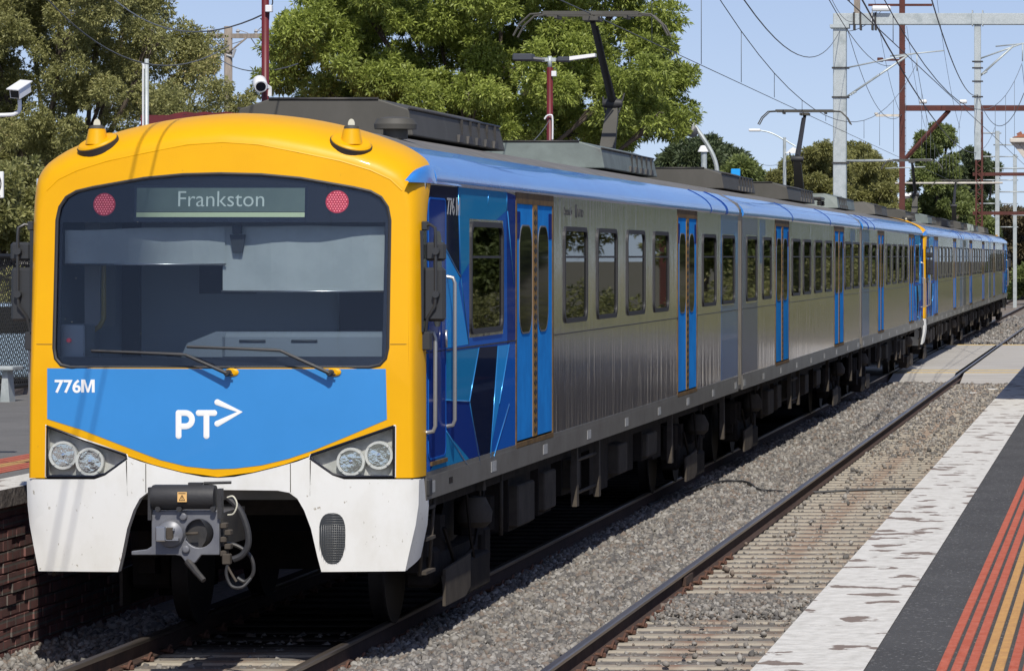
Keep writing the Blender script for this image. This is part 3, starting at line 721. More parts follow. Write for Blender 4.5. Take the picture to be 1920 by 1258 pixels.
    for (a_, b_, c_, d_) in ((105, 424, 407, 496), (402, 424, 708, 547)):
        u0, z1 = Q(a_, b_); u1, z0 = Q(c_, d_); yb = .25 if a_ < 300 else .27
        e = MB(); nn = 10; vs = []
        for i in range(nn+1):
            for zz in (z0, z1 - .004*math.sin(i*.9) - (.03*(1-i/nn) if a_ < 300 else 0)):
                vs.append((u0+(u1-u0)*i/nn, yb + .01*math.sin(i*1.3), zz))
        vs2 = [(x, y+.006, z) for x, y, z in vs]; L = len(vs)
        e.add(vs+vs2, [(2*i, 2*i+2, 2*i+3, 2*i+1) for i in range(nn)] + [(L+2*i, L+2*i+1, L+2*i+3, L+2*i+2) for i in range(nn)])
        bo = e.build('sun_blind', M['blind'], root)
        e = MB(); e.tube([(u0-.01, yb-.005, z0), (u1+.01, yb-.005, z0)], .009, 6); e.build('blind_rail', M['silver'], bo)
    e = MB(); u, z = Q(432, 430); e.cbox(u-.032, u+.032, .2, .26, z-.035, z+.035, .006); e.prism([(u-.035, z-.18), (u+.035, z-.18), (u+.06, z-.04), (u-.06, z-.04)], 'y', .235, .25); e.build('cab_camera', M['cabdark'], root)
    # wipers
    for (px, bl_, k_, tip) in ((430, (170, 658, 345, 664), (352, 665), None), (620, (352, 650, 520, 656), (528, 657), None)):
        g = MB(); p0 = Q(bl_[0], bl_[1]); p1 = Q(bl_[2], bl_[3]); pk = Q(*k_); pv = Q(px, 699)
        f = lambda p, d: (p[0], yf(*p)-d, p[1])
        g.tube([f(p0, .03), f(p1, .035)], .012, 6); g.tube([f(p0, .045), f(((p0[0]+p1[0])/2, (p0[1]+p1[1])/2), .07), f(p1, .05)], .007, 5)
        g.tube([f(((p0[0]+p1[0])/2, (p0[1]+p1[1])/2), .065), f(pk, .075), f(pv, .085)], [.008, .012, .017], 6)
        g.lathe([(.026, 0), (.026, -.07), (.018, -.085)], (pv[0], yf(*pv)-.01, pv[1]), 'y', 12)
        g.tube([f((pv[0]+.02, pv[1]-.01), .05), f((pv[0]+.04, pv[1]-.012), .05)], .008, 5)
        wo = g.build('wiper', M['rubber'], root)
        g = MB(); g.lathe([(.045, 0), (.045, -.012), (.03, -.02)], (pv[0]+.02, yf(*pv)+.002, pv[1]+.005), 'y', 14, sc=(1.2, .7)); g.build('wiper_boss', M['yellow'], wo)
    # headlights
    hl = [Q(735, 800), Q(583, 853), Q(580, 860), Q(600, 874), Q(622, 889), Q(645, 894), Q(735, 894)]
    for s in (1, -1):
        poly = hl if s > 0 else [(-u-.0, z) for u, z in hl][::-1]
        cu = sum(p[0] for p in poly)/len(poly); cz = sum(p[1] for p in poly)/len(poly)
        # housing: back plate + walls
        g = MB(); sheet(g, poly, -.085, .01)
        for i in range(len(poly)):
            (u0, z0), (u1, z1) = poly[i], poly[(i+1) % len(poly)]
            g.add([(u0, yf(u0, z0)+.008, z0), (u1, yf(u1, z1)+.008, z1), (u1, yf(u1, z1)+.09, z1), (u0, yf(u0, z0)+.09, z0)], [(0, 1, 2, 3)])
        ho = g.build('headlight', M['lamphouse'], root)
        g = MB(); pp = poly + [poly[0]]; g.tube([(u, yf(u, z)-.002, z) for u, z in pp], .013, 6); g.build('trim', M['black'], ho)
        g = MB(); g.tube([(cu+(u-cu)*1.03, yf(u, z)-.003, cz+(z-cz)*1.03) for u, z in pp], .006, 6); g.build('outer_trim', M['white'], ho)
        for (lu, lz) in ((.995, 1.437), (1.205, 1.485)):
            u = s*lu; y = yf(u, lz)+.026
            g = MB(); g.lathe([(.085, .03), (.088, -.008), (.108, -.008), (.108, .05)], (u, y, lz), 'y', 28); 
            for a in range(4): g.lathe([(.008, 0), (.008, -.012)], (u+.096*math.cos(R(45+90*a)), y-.006, lz+.096*math.sin(R(45+90*a))), 'y', 6)
            lo = g.build('lamp', M['lampring'], ho)
            g = MB(); g.lathe([(.085, .0), (.075, .03), (.05, .06), (.02, .07)], (u, y, lz), 'y', 24); g.build('reflector_bowl', M['chrome'], lo)
            g = MB(); g.lathe([(.022, .06), (.024, .0), (.015, -.012), (.003, -.014)], (u, y+.01, lz), 'y', 12); g.build('bulb_cap', M['chrome'], lo)
            g = MB(); g.lathe([(.086, .0), (.06, -.008), (.03, -.012), (.002, -.013)], (u, y-.002, lz), 'y', 24); g.build('lamp_glass', M['lglass'], lo)
        g = MB(); sheet(g, poly, .000, .003); g.build('headlight_cover', M['lglass'], ho)
    # skirt
    sk = [(0, 1.318), (.12, 1.325), (.27, 1.355), (.45, 1.40), (.60, 1.442), (.695, 1.478), (.70, 1.455), (.78, 1.395), (.865, 1.335), (.95, 1.305), (1.47, 1.302), (1.50, 1.295), (1.495, 1.1), (1.475, .95), (1.40, .60), (.775, .60), (.745, .72), (.70, .93), (.65, 1.07), (.60, 1.16), (.54, 1.205), (.45, 1.222), (0, 1.228)]
    skf = lambda u, z: yf(u, z) - .012 + (max(0, abs(u)-1.36)/.14)**2*.06
    g = MB(); sheet(g, sk, 0, .10, fn=skf); sheet(g, mir(sk), 0, .10, fn=skf)
    for s in (-1, 1):
        e0 = [(1.50, 1.295), (1.495, 1.1), (1.475, .95), (1.40, .60)]; e1 = [(1.508, 1.118, .52), (1.508, 1.08, .52), (1.498, .93, .52), (1.45, .68, .50)]
        K = 6; vs = []
        for k in range(K+1):
            t = k/K*math.pi/2
            for p, q in zip(e0, e1):
                y0_ = skf(*p); zt = p[1]+(q[1]-p[1])*(k/K if p[1] < 1.2 else (1 if k > 3 else 0)); vs.append((s*(p[0]+(q[0]-p[0])*math.sin(t)), y0_+(q[2]-y0_)*(k/K), zt))
        g.add(vs, [(k*4+i, k*4+i+1, (k+1)*4+i+1, (k+1)*4+i) for k in range(K) for i in range(3)], True)
    so = g.build('skirt', M['white'], root)
    g = MB()
    for s in (-1, 1):
        g.tube([(s*.70, skf(.7, 1.45)-.001, 1.45), (s*.695, skf(.7, 1.1)-.001, 1.18)], .004, 5); g.tube([(s*.55, skf(.55, 1.4)-.001, 1.425), (s*.55, skf(.55, 1.25)-.001, 1.21)], .003, 5)
    g.tube([(s*1.2, skf(1.2, 1.3)-.001, 1.303) for s in (-1.2, 1.2)], .0001, 3)
    g.build('skirt_joint', M['under'], so)
    gu, gz = Q(621, 1010); g = MB()
    oval = [(gu + .095*math.cos(a)*(1.0 + .12*math.sin(a)), gz + .19*math.sin(a)*(1.0 if abs(math.sin(a)) < .9 else 1)) for a in [R(k*15) for k in range(24)]]
    oval = [(gu + (.098 if True else 0)*math.copysign(abs(math.cos(a))**.75, math.cos(a))*(1.0 + .13*math.sin(a)), gz + .195*math.copysign(abs(math.sin(a))**.8, math.sin(a))) for a in [R(k*12+3) for k in range(30)]]
    sheet(g, oval, .002, .001, fn=skf); go = g.build('grille', M['cabdark'], so)
    g = MB()
    for k in range(-6, 7):
        x = gu + k*.016; h = .185*max(0, 1-(abs(k*.016)/.105)**2.6)**.5; g.tube([(x, skf(x, gz)-.006, gz-h), (x, skf(x, gz)-.006, gz+h)], .0013, 4)
    for k in range(-10, 11):
        z = gz + k*.0185; h = .098*max(0, 1-(abs(k*.0185)/.2)**3)**.5*(1+.13*(z-gz)/.19)
        g.tube([(gu-h, skf(gu, z)-.005, z), (gu+h, skf(gu, z)-.005, z)], .0013, 4)
    g.build('mesh_bars', M['railgrey'], go)
    # marker cones on the brow
    for px, py in ((182, 262), (659, 257)):
        u = (px-VX)/244. - XC; z = 3.885; yy = .30
        nrm = Vector((.30*(1 if u > 0 else -1), -.46, 1)).normalized(); rq = Vector((0, 0, 1)).rotation_difference(nrm); z -= .005
        def til(g_): g_.v = [tuple(rq @ Vector(v) + Vector((u, yy, z))) for v in g_.v]; return g_
        g = MB(); g.lathe([(.165, -.06), (.165, .0), (.15, .012), (.10, .014)], (0, 0, 0), 'z', 28, sc=(.95, .8)); co = til(g).build('horn_cone', M['yellow'], root)
        g = MB(); g.lathe([(.172, -.06), (.173, -.008), (.160, -.006)], (0, 0, 0), 'z', 28, sc=(.95, .8)); til(g).build('seal', M['rubber'], co)
        g = MB(); g.lathe([(.088, -.02), (.073, .05), (.064, .095), (.056, .10)], (u, yy, z), 'z', 18); g.build('cone', M['yellow'], co)
        g = MB(); g.lathe([(.060, 0), (.056, .02), (.03, .028)], (u, yy, z+.10), 'z', 14); g.build('cap', M['unit'], co)
        g = MB(); g.lathe([(.026, -.006), (.026, .006)], (u, yy, z+.135), 'y', 16, sc=(1, 1.6)); g.build('fin', M['cream'], co)
    g = MB(); g.lathe([(.10, -.08), (.10, 0), (.17, .0), (.175, .04), (.15, .085), (.08, .10), (.01, .103)], (.90, 2.35, 4.045), 'z', 26); g.build('roof_dome', M['unit'], root)
    # eave fairing
    g = MB()
    for s in (1,):
        vs = []; nn = 20
        for i in range(nn+1):
            t = i/nn; y = .13 + 1.8*t; h = .012 + math.sin(math.pi*t**.8)**.75*.14; ub = 1.425 + .09*min(1, t/.2)**.6
            for k in range(7):
                a = R(90*k/6); vs.append((s*(ub - .02 - .035*min(1, t/.35) + (.02+.04*min(1, t/.3))*math.cos(a)), y, 3.567 + h*math.sin(a)))
            vs.append((s*(ub-.03-.09*min(1, t/.35)), y, 3.567 + h*.97))
        g.add(vs, [(i*8+k, i*8+k+1, (i+1)*8+k+1, (i+1)*8+k) for i in range(nn) for k in range(7)], True)
    g.build('eave_fairing', M['roofblue'], root, each=True)
    # cab doors, handrails, mirrors
    for s in (-1, 1):
        g = MB(); g.prism(rrect(.53, 1.27, 1.43, 3.45, .07), 'x', s*(HW+.003), s*(HW+.006)); cd = g.build('cab_door', M['deepblue'], root)
        g = MB(); g.prism(rrect(.72, 1.08, 2.45, 3.2, .12), 'x', s*(HW+.006), s*(HW+.008)); g.build('pane', M['pane_dark'], cd)
        g = MB(); ring(g, rrect(.52, 1.28, 1.42, 3.46, .08), rrect(.535, 1.265, 1.435, 3.445, .07), s*(HW+.003), s*(HW+.008)); g.build('door_edge', M['lettgrey'] if False else M['midblue'], cd)
        g = MB(); g.tube([(s*(HW+.03), 1.15, 2.42), (s*(HW+.03), 1.15, 2.28)], .012, 6); g.build('handle', M['silver'], cd)
        g = MB(); g.box(*sorted((s*HW, s*(HW+.02))), .6, 1.28, 1.375, 1.405); g.build('step_edge', M['gold'], cd)
        for yy, za, zb in ((.48, 1.64, 2.42), (1.34, 1.65, 2.84)):
            g = MB(); g.tube([(s*HW, yy, za), (s*(HW+.05), yy, za+.01), (s*(HW+.065), yy, za+.05), (s*(HW+.065), yy, zb-.05), (s*(HW+.05), yy, zb-.01), (s*HW, yy, zb)], .016, 8); g.build('handrail', M['railgrey'], root)
        g = MB()
        g.tube([(s*1.49, .33, 3.235), (s*1.56, .30, 3.245), (s*1.60, .28, 3.22), (s*1.605, .28, 3.15), (s*1.605, .28, 2.72), (s*1.60, .28, 2.62), (s*1.54, .30, 2.53), (s*1.52, .32, 2.42), (s*1.52, .34, 2.3)], .012, 8)
        g.cbox(*sorted((s*1.49, s*1.54)), .30, .38, 3.20, 3.27, .008); g.cbox(*sorted((s*1.49, s*1.56)), .30, .40, 2.28, 2.42, .008)
        mo = g.build('mirror', M['mirror_black'], root)
        g = MB(); g.cbox(*sorted((s*1.515, s*1.675)), .31, .36, 2.965, 3.11, .02); g.build('small_mirror_head', M['mirror_black'], mo)
        g = MB(); g.cbox(*sorted((s*1.50, s*1.67)), .31, .38, 2.50, 2.915, .022); g.build('large_mirror_head', M['mirror_black'], mo)
        g = MB()
        for zz in (3.04, 2.71): g.lathe([(.028, -.03), (.03, 0), (.02, .03)], (s*1.605, .29, zz), 'y', 12)
        g.build('clamp', M['mirror_black'], mo)
    # access ladder and end plate behind the skirt
    g = MB()
    for s in (-1, 1):
        g.tube([(s*1.46, .62, 1.12), (s*1.42, .62, .52)], .014, 6); g.tube([(s*1.46, 1.02, 1.12), (s*1.42, 1.02, .52)], .014, 6)
        for zz in (.54, .8, 1.04): g.box(*sorted((s*1.40, s*1.47)), .62, 1.02, zz-.012, zz+.012)
    g.build('ladder', M['under2'], root, each=True)
    g = MB(); g.cbox(1.5, 1.53, .44, .56, 1.15, 1.28, .008); g.cbox(-1.53, -1.5, .44, .56, 1.15, 1.28, .008); g.build('socket', M['rubber'], root, each=True)
    g = MB()
    for s in (-1, 1): g.box(*sorted((s*(HW+.008), s*(HW+.011))), 1.4, 1.56, 1.19, 1.24)
    g.build('data_plate', M['black'], root, each=True)
    # livery film (outline of each facet on the right-hand side wall, mirrored on the left)
    def z5(x, y): return S(x/1.966+760, y/1.966+320)
    facets = [('midblue', [(66, 60), (405, 92), (405, 1040), (80, 1140)], .0012),
              ('navy', [(66, 50), (193, 54), (200, 392), (128, 255), (68, 90)], .0022),
              ('teal', [(193, 54), (372, 80), (372, 148), (330, 185), (203, 392)], .0022),
              ('deepblue', [(372, 80), (405, 92), (405, 620), (375, 640), (372, 150)], .0022),
              ('skyfilm', [(130, 260), (200, 395), (195, 420), (232, 640), (145, 655)], .0027),
              ('teal', [(145, 668), (270, 652), (235, 850), (145, 845)], .0022),
              ('navy', [(270, 652), (340, 646), (312, 1070), (275, 1085), (235, 850)], .0022),
              ('skyfilm', [(340, 646), (382, 640), (345, 860), (312, 1072)], .0022),
              ('deepblue', [(145, 845), (235, 850), (275, 1085), (235, 1097), (155, 970)], .0022),
              ('teal', [(150, 960), (235, 1097), (90, 1138), (140, 1000)], .0022),
              ('deepblue', [(82, 700), (140, 660), (140, 1000), (90, 1138)], .0027)]
    lv = [o for o in root.children if o.name.startswith('body')][0]
    for mname in ('midblue', 'navy', 'teal', 'deepblue', 'skyfilm'):
        g = MB()
        for mm, poly, off in facets:
            if mm != mname: continue
            pl = [z5(*p) for p in poly]; pl = [(max(y, .43), min(max(z, 1.335), 3.56)) for y, z in pl]
            # cut round the cab window and the first doors
            parts = clip_out(pl, (2.38, 4.10, 2.33, 3.31), 4.77)
            for s in (-1, 1):
                for q in parts: g.prism(q, 'x', s*(HW+.0004), s*(HW+off))
        if g.v: g.build('livery_film', M[mname], lv, each=True)
    lines = MB()
    for (p, q) in (((193, 54), (203, 392)), ((203, 392), (130, 258)), ((270, 652), (235, 850)), ((145, 845), (235, 850)), ((235, 850), (275, 1085)), ((340, 646), (312, 1072)), ((150, 960), (235, 1097)), ((382, 640), (345, 860)), ((305, 80), (303, 125)), ((203, 392), (232, 640)), ((372, 80), (373, 150)), ((382, 860), (320, 1070)), ((375, 150), (398, 420))):
        a, b_ = z5(*p), z5(*q)
        for s in (-1, 1): lines.tube([(s*(HW+.0028), a[0], a[1]), (s*(HW+.0028), b_[0], b_[1])], .006, 4)
    lines.build('livery_line', M['rearfilm2'], lv, each=True)
    for s in (-1, 1):
        g = MB(); wall(g, 22.0, 24.19, 1.34, 3.56, *sorted((s*(HW+.0004), s*(HW+.0018))), [(22.04, 23.76, 2.34, 3.30)]); g.build('livery_film', M['rearfilm'], lv, each=True)
        g = MB(); wall(g, 22.0, 24.19, 2.9, 3.34, *sorted((s*(HW+.002), s*(HW+.0028))), [(22.04, 23.76, 2.34, 3.35)]); g.build('livery_film', M['rearfilm2'], lv, each=True)
    # writing on the side
    a, z = S(834, 403); g = MB(); text_mb(g, '776', .20, lambda x, y, zz: (HW+.004+zz, a+.08+x, z+.0+y), sx=1.15, align='LEFT'); em(g, lambda x, y, zz: (HW+.004+zz, a+.50+x, z+y), .17, .145, .03); g.build('side_number', M['lettgrey'], lv)
    a, z = S(1057, 403); g = MB(); text_mb(g, 'Operated by', .11, lambda x, y, zz: (HW+.001+zz, a+x, z+y), sx=1.0, align='LEFT')
    em(g, lambda x, y, zz: (HW+.001+zz, a+.76+x, z-.02+y), .13, .13, .03); em(g, lambda x, y, zz: (HW+.001+zz, a+.95+x, z-.01+y), .09, .08, .015); text_mb(g, 'ETRO', .11, lambda x, y, zz: (HW+.001+zz, a+1.055+x, z-.01+y), sx=1.0, align='LEFT'); g.build('side_lettering', M['lettdark'], lv)
    for (ya, yb, za, zb) in ((10.1, 10.6, 2.92, 3.02), (10.15, 10.45, 2.48, 2.54), (12.9, 13.5, 2.78, 3.12), (13.0, 13.4, 2.50, 2.56), (13.0, 13.45, 2.66, 2.76), (8.6, 8.95, 2.85, 2.98), (15.3, 15.6, 2.48, 2.55)):
        g = MB(); g.box(HW-.012, HW-.008, ya, yb, za, zb); g.build('window_notice', M['plainwhite'], root)
    # roof gear
    roof_unit(root, 3.82, 8.7, M['unit']); roof_unit(root, 15.9, 21.0, M['unitgreen'])
    pantograph(root, 21.7)
    # coupler (local: about 1 m ahead of the nose)
    yc = -.98
    def K(px, py): return ((px-350)/255.2, CZ + (VY-py)/255.2)
    cp = MB()
    pl = [K(*p) for p in ((285, 957), (412, 957), (412, 1040), (378, 1040), (366, 1055), (350, 1055), (340, 1042), (330, 1040), (247, 1040), (247, 1033), (275, 1030), (285, 1024))]
    hole = K(374, 1000); hr = .105
    # plate with a round hole: split at the hole centre line
    def holed(poly_l):
        ang = [R(k*15) for k in range(25)]
        up = [(hole[0]+hr*math.cos(a), hole[1]+hr*math.sin(a)) for a in ang[:13]]   # right -> top -> left
        dn = [(hole[0]+hr*math.cos(a), hole[1]+hr*math.sin(a)) for a in ang[12:]]   # left -> bottom -> right
        xr, xl = K(412, 0)[0], K(285, 0)[0]; zt = K(0, 957)[1]
        top = [(xr, hole[1])] + [(xr, zt), (xl, zt), (xl, hole[1])] + up[::-1]
        low_ = [K(*p) for p in ((412, 1040), (378, 1040), (366, 1055), (350, 1055), (340, 1042), (330, 1040), (247, 1040), (247, 1033), (275, 1030), (285, 1024))]
        bot = [(xl, hole[1])] + low_[::-1] + [(xr, hole[1])] + dn[::-1]
        return top, bot
    for q in holed(pl): cp.prism(q, 'y', yc, yc+.05)
    for (px, py) in ((345, 968), (350, 1029)):
        u, z = K(px, py); cp.lathe([(.030, 0), (.028, -.025), (.012, -.028)], (u, yc, z), 'y', 14)
    co = cp.build('coupler', M['greyplate'], root, bevel=.006)
    g = MB(); g.lathe([(.105, -.01), (.095, -.05), (.06, -.075), (.01, -.08)], (K(322, 1000)[0], yc+.005, K(0, 1000)[1]), 'y', 28); do_ = g.build('coupling_dome', M['greyplate'], co)
    u, z = K(318, 1000); g = MB(); g.cbox(u-.075, u-.0, yc-.11, yc-.03, z-.05, z+.06, .008); g.box(u, u+.06, yc-.095, yc-.05, z+.028, z+.045); g.box(u, u+.09, yc-.095, yc-.05, z-.045, z-.028); g.build('hook', M['silver'], do_)
    g = MB(); g.cbox(u+.0, u+.05, yc-.10, yc-.06, z-.04, z+.05, .006); g.tube([(u+.13, yc-.03, z), (u+.22, yc-.03, z+.005)], .012, 6); g.build('latch', M['under2'], do_, each=True)
    g = MB(); g.box(-.18, .2, yc+.3, yc+1.0, .85, 1.1); g.lathe([(.14, 0), (.14, 1.3)], (0, yc+.05, .96), 'y', 16); g.build('drawbar', M['darkmetal'], co)
    g = MB(); cu, cz = K(350, 931)
    for (x0, x1) in ((-.245, .215),): g.lathe([(.02, x0), (.085, x0), (.09, x0+.02), (.09, x1-.02), (.085, x1), (.02, x1)], (cu, yc-.0, cz), 'x', 20)
    g.box(cu-.275, cu-.25, yc-.03, yc+.03, cz-.17, cz+.07); g.box(cu+.235, cu+.265, yc-.03, yc+.04, cz-.16, cz+.06)
    g.box(cu+.02, cu+.12, yc-.03, yc+.03, cz+.08, cz+.105); g.tube([(cu+.13, yc, cz+.1), (cu+.33, yc, cz+.105)], .012, 6)
    for px in (300, 340, 403): g.lathe([(.02, -.03), (.022, .0)], (K(px, 0)[0], yc-.03, K(0, 953)[1]), 'y', 10)
    hb = g.build('coupler_cylinder', M['rubber'], co)
    g = MB(); su, sz = K(348, 930); g.add([(su-.034, yc-.094+.0, sz-.036), (su+.034, yc-.094, sz-.036), (su+.034, yc-.093, sz+.036), (su-.034, yc-.093, sz+.036), (su-.034, yc-.085, sz-.036), (su+.034, yc-.085, sz-.036), (su+.034, yc-.085, sz+.036), (su-.034, yc-.085, sz+.036)], [(0, 1, 2, 3), (7, 6, 5, 4), (0, 4, 5, 1), (1, 5, 6, 2), (2, 6, 7, 3), (3, 7, 4, 0)])
    st = g.build('warning_label', M['orange_sticker'], hb)
    g = MB(); tri = [(su-.02, sz-.024), (su+.02, sz-.024), (su, sz+.014)]
    for i in range(3):
        a_, b_ = tri[i], tri[(i+1) % 3]; g.tube([(a_[0], yc-.0955, a_[1]), (b_[0], yc-.0955, b_[1])], .0022, 4)
    g.tube([(su+.003, yc-.0955, sz+.002), (su-.003, yc-.0955, sz-.008), (su+.003, yc-.0955, sz-.009), (su-.001, yc-.0955, sz-.019)], .0016, 4)
    g.tube([(su-.026, yc-.0955, sz+.027), (su+.026, yc-.0955, sz+.027)], .0022, 4); g.build('warning_symbol', M['lettdark'], st)
    g = MB(); p = [K(352, 1052), K(372, 1072), K(388, 1086)]
    g.tube([(p[0][0], yc+.02, p[0][1]), (p[1][0], yc-.04, p[1][1]), (p[2][0], yc-.08, p[2][1])], [.03, .024, .02], 8); g.build('release_handle', M['darkmetal'], co)
    def cable(pts, r, m_, nm='hose'):
        pts = [(K(px, py)[0], yc + dy, K(px, py)[1]) for px, py, dy in pts]
        out = []
        for i in range(len(pts)-1):
            p0 = Vector(pts[max(i-1, 0)]); p1 = Vector(pts[i]); p2 = Vector(pts[i+1]); p3 = Vector(pts[min(i+2, len(pts)-1)])
            for k in range(5):
                t = k/5; out.append(.5*((2*p1)+(p2-p0)*t+(2*p0-5*p1+4*p2-p3)*t*t+(3*p1-p0-3*p2+p3)*t**3))
        out.append(Vector(pts[-1])); c_ = MB(); c_.tube(out, r, 8); c_.build(nm, M[m_], co)
    cable([(428, 932, .0), (450, 955, 0), (464, 990, 0), (466, 1020, 0), (455, 1040, 0), (438, 1048, 0)], .024, 'rubber')
    cable([(428, 932, -.02), (440, 930, -.03), (447, 945, -.03), (440, 962, -.02), (428, 965, 0)], .006, 'cream', 'cable')
    cable([(415, 1020, .1), (440, 1025, .1), (465, 1045, .1), (470, 1075, .1), (455, 1092, .1), (440, 1085, .1)], .014, 'darkmetal')
    cable([(430, 1050, 0), (425, 1075, 0), (435, 1098, 0), (455, 1100, 0), (468, 1085, .05)], .012, 'rubber')
    cable([(425, 1055, 0), (432, 1070, 0), (444, 1090, 0)], .009, 'under2')
    g = MB(); a_, b_ = K(428, 1048); g.cbox(a_-.04, a_+.02, yc-.02, yc+.05, b_-.04, b_+.04, .008)
    for k in range(5):
        a_, b_ = K(420+k % 2*8, 985+k*13); g.cbox(a_-.025, a_+.02, yc-.01, yc+.08, b_-.022, b_+.018, .006)
    g.build('hose_valve', M['under2'], co)
    # plates behind the skirt that close the nose, blackened to read as shade
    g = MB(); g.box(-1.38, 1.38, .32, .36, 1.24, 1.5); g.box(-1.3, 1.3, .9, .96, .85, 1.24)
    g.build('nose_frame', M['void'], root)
    return root

def em(mb, place, w_, h, t):
    # a capital M as flat upright strokes
    pol = [(0, 0), (t, 0), (t, h*.72), (w_/2-t*.35, 0), (w_/2+t*.35, 0), (w_-t, h*.72), (w_-t, 0), (w_, 0), (w_, h), (w_-t*1.35, h), (w_/2, h*.27), (t*1.35, h), (0, h)]
    n = len(pol); tr = earclip(pol)
    vs = [place(x, y, .001) for x, y in pol] + [place(x, y, -.001) for x, y in pol]
    mb.add(vs, [list(q) for q in tr] + [[i+n for i in q][::-1] for q in tr] + [(i, (i+1) % n, (i+1) % n+n, i+n) for i in range(n)], False)
def clip_out(poly, hole, ymax):
    # split a polygon into convex-ish pieces outside a rectangular opening, using bmesh
    bm = bmesh.new(); bm.faces.new([bm.verts.new((p[0], p[1], 0)) for p in poly]); bmesh.ops.triangulate(bm, faces=bm.faces[:])
    for co, no in (((hole[0], 0, 0), (1, 0, 0)), ((hole[1], 0, 0), (1, 0, 0)), ((0, hole[2], 0), (0, 1, 0)), ((0, hole[3], 0), (0, 1, 0)), ((ymax, 0, 0), (1, 0, 0))):
        bmesh.ops.bisect_plane(bm, geom=bm.verts[:]+bm.edges[:]+bm.faces[:], plane_co=co, plane_no=no)
    out = []
    for f in bm.faces:
        c = f.calc_center_median()
        if c.x > ymax or (hole[0] < c.x < hole[1] and hole[2] < c.y < hole[3]): continue
        out.append([(v.co.x, v.co.y) for v in f.verts])
    bm.free(); return out

def make_trailer():
    root = thing('train_carriage', 'second carriage back from the cab front, without a cab, silver with blue ends', 'train carriage', (0, 0, 0), 'carriages of the commuter train')
    g = lambda px: F*(-(XC+HW))/(VX-px) - 53.4
    wins = [(g(1399), g(1419)), (g(1430), g(1446)), (g(1485), g(1500)), (g(1506), g(1520)), (g(1527), g(1541)), (g(1547), g(1559)), (g(1584), g(1596)), (g(1599), g(1611))]
    doors = [(g(1453.8), g(1479.5)), (g(1564.3), g(1582.2))]
    shell(root, wins, doors, .3, 24.2, False); side_details(root, wins, doors, .3, 24.2)
    lv = [o for o in root.children if o.name.startswith('body')][0]
    for s in (-1, 1):
        for (a, b_, mm) in ((.32, g(1419)+.1, 'rearfilm3'), (g(1425), g(1435), 'rearfilm'), (g(1595), g(1603), 'rearfilm')):
            m_ = MB(); wall(m_, a, b_, 1.34 if mm == 'rearfilm3' else 2.9, 3.55, *sorted((s*(HW+.0004), s*(HW+.0018))), [(w0-.02, w1+.02, 2.33, 3.31) for w0, w1 in wins]); m_.build('livery_film', M[mm], lv, each=True)
    for (a, b_) in ((-.34, .29), (24.21, 24.80)):
        m_ = MB()
        m_.box(-1.496, -1.40, a+.05, b_-.05, 1.15, 3.56); m_.box(1.40, 1.496, a+.05, b_-.05, 1.15, 3.56)
        m_.prism([(-1.49, 3.565), (-1.49, 3.66), (-1.44, 3.75), (-1.2, 3.88), (0, 4.04), (1.2, 3.88), (1.44, 3.75), (1.49, 3.66), (1.49, 3.565)], 'y', a+.03, b_-.03)
        m_.box(-1.39, 1.39, a, b_, 1.1, 1.2)
        for s in (-1, 1):
            for k in range(3): m_.box(*sorted((s*1.4965, s*1.503)), a+.14+k*.14, a+.16+k*.14, 1.2, 3.5)
        m_.build('gangway', M['gangway'], root)
    roof_unit(root, 4.8, 9.8, M['unit']); roof_unit(root, 16.1, 22.0, M['unit'])
    return root
cabcar = make_cab_car(); trailer = make_trailer()
SK = ('number', 'emblem', 'side_number', 'side_lettering', 'lettering')
cabcar.location = (XC, D0, 0)
trailer.location = (XC, 53.4, 0)
lab = ['third carriage back, its hidden yellow cab coupled nose to nose with the next set', 'fourth carriage back, its narrow yellow cab edge showing halfway down the train',
       'fifth carriage back, the cabless middle one of the rear set', 'last carriage, the farthest one at the tail of the train']
for k, (src, y, rot) in enumerate(((cabcar, 102.6, math.pi), (cabcar, 103.6, 0), (trailer, 127.9, 0), (cabcar, 177.0, math.pi))):
    c = copy_tree(src, skip=SK + (('mirror', 'horn_cone') if k == 0 else ())); c.location = (XC, y, 0); c.rotation_euler = (0, 0, rot); c['label'] = lab[k]
# ================================================================== GROUND, TRACKS, PLATFORMS
rng = np.random.default_rng(7); random.seed(7)
def slab(name, m, x0, x1, y0, y1, z0, z1): b = MB(); b.box(x0, x1, y0, y1, z0, z1); return struct(b, name, M[m])
g = MB(); g.add([(-900, -60, -.5), (900, -60, -.5), (900, 2500, -.5), (-900, 2500, -.5)], [(0, 1, 2, 3)]); struct(g, 'ground', M['dirt'])
g = MB(); g.add([(-10.2, 10, -.5), (-9.2, 10, -.185), (-1.2, 10, -.185), (-.6, 10, -.5), (-10.2, 95, -.5), (-9.2, 95, -.185), (-1.2, 95, -.185), (-.6, 95, -.5)], [(0, 1, 5, 4), (1, 2, 6, 5), (2, 3, 7, 6)]); struct(g, 'track_bed', M['ballast'])
g = MB(); g.add([(-12, 132, -.45), (-9.2, 132, -.17), (-1.2, 132, -.17), (2, 132, -.45), (-12, 420, -.45), (-9.2, 420, -.17), (-1.2, 420, -.17), (2, 420, -.45)], [(0, 1, 5, 4), (1, 2, 6, 5), (2, 3, 7, 6)]); struct(g, 'track_bed', M['ballastfar'])
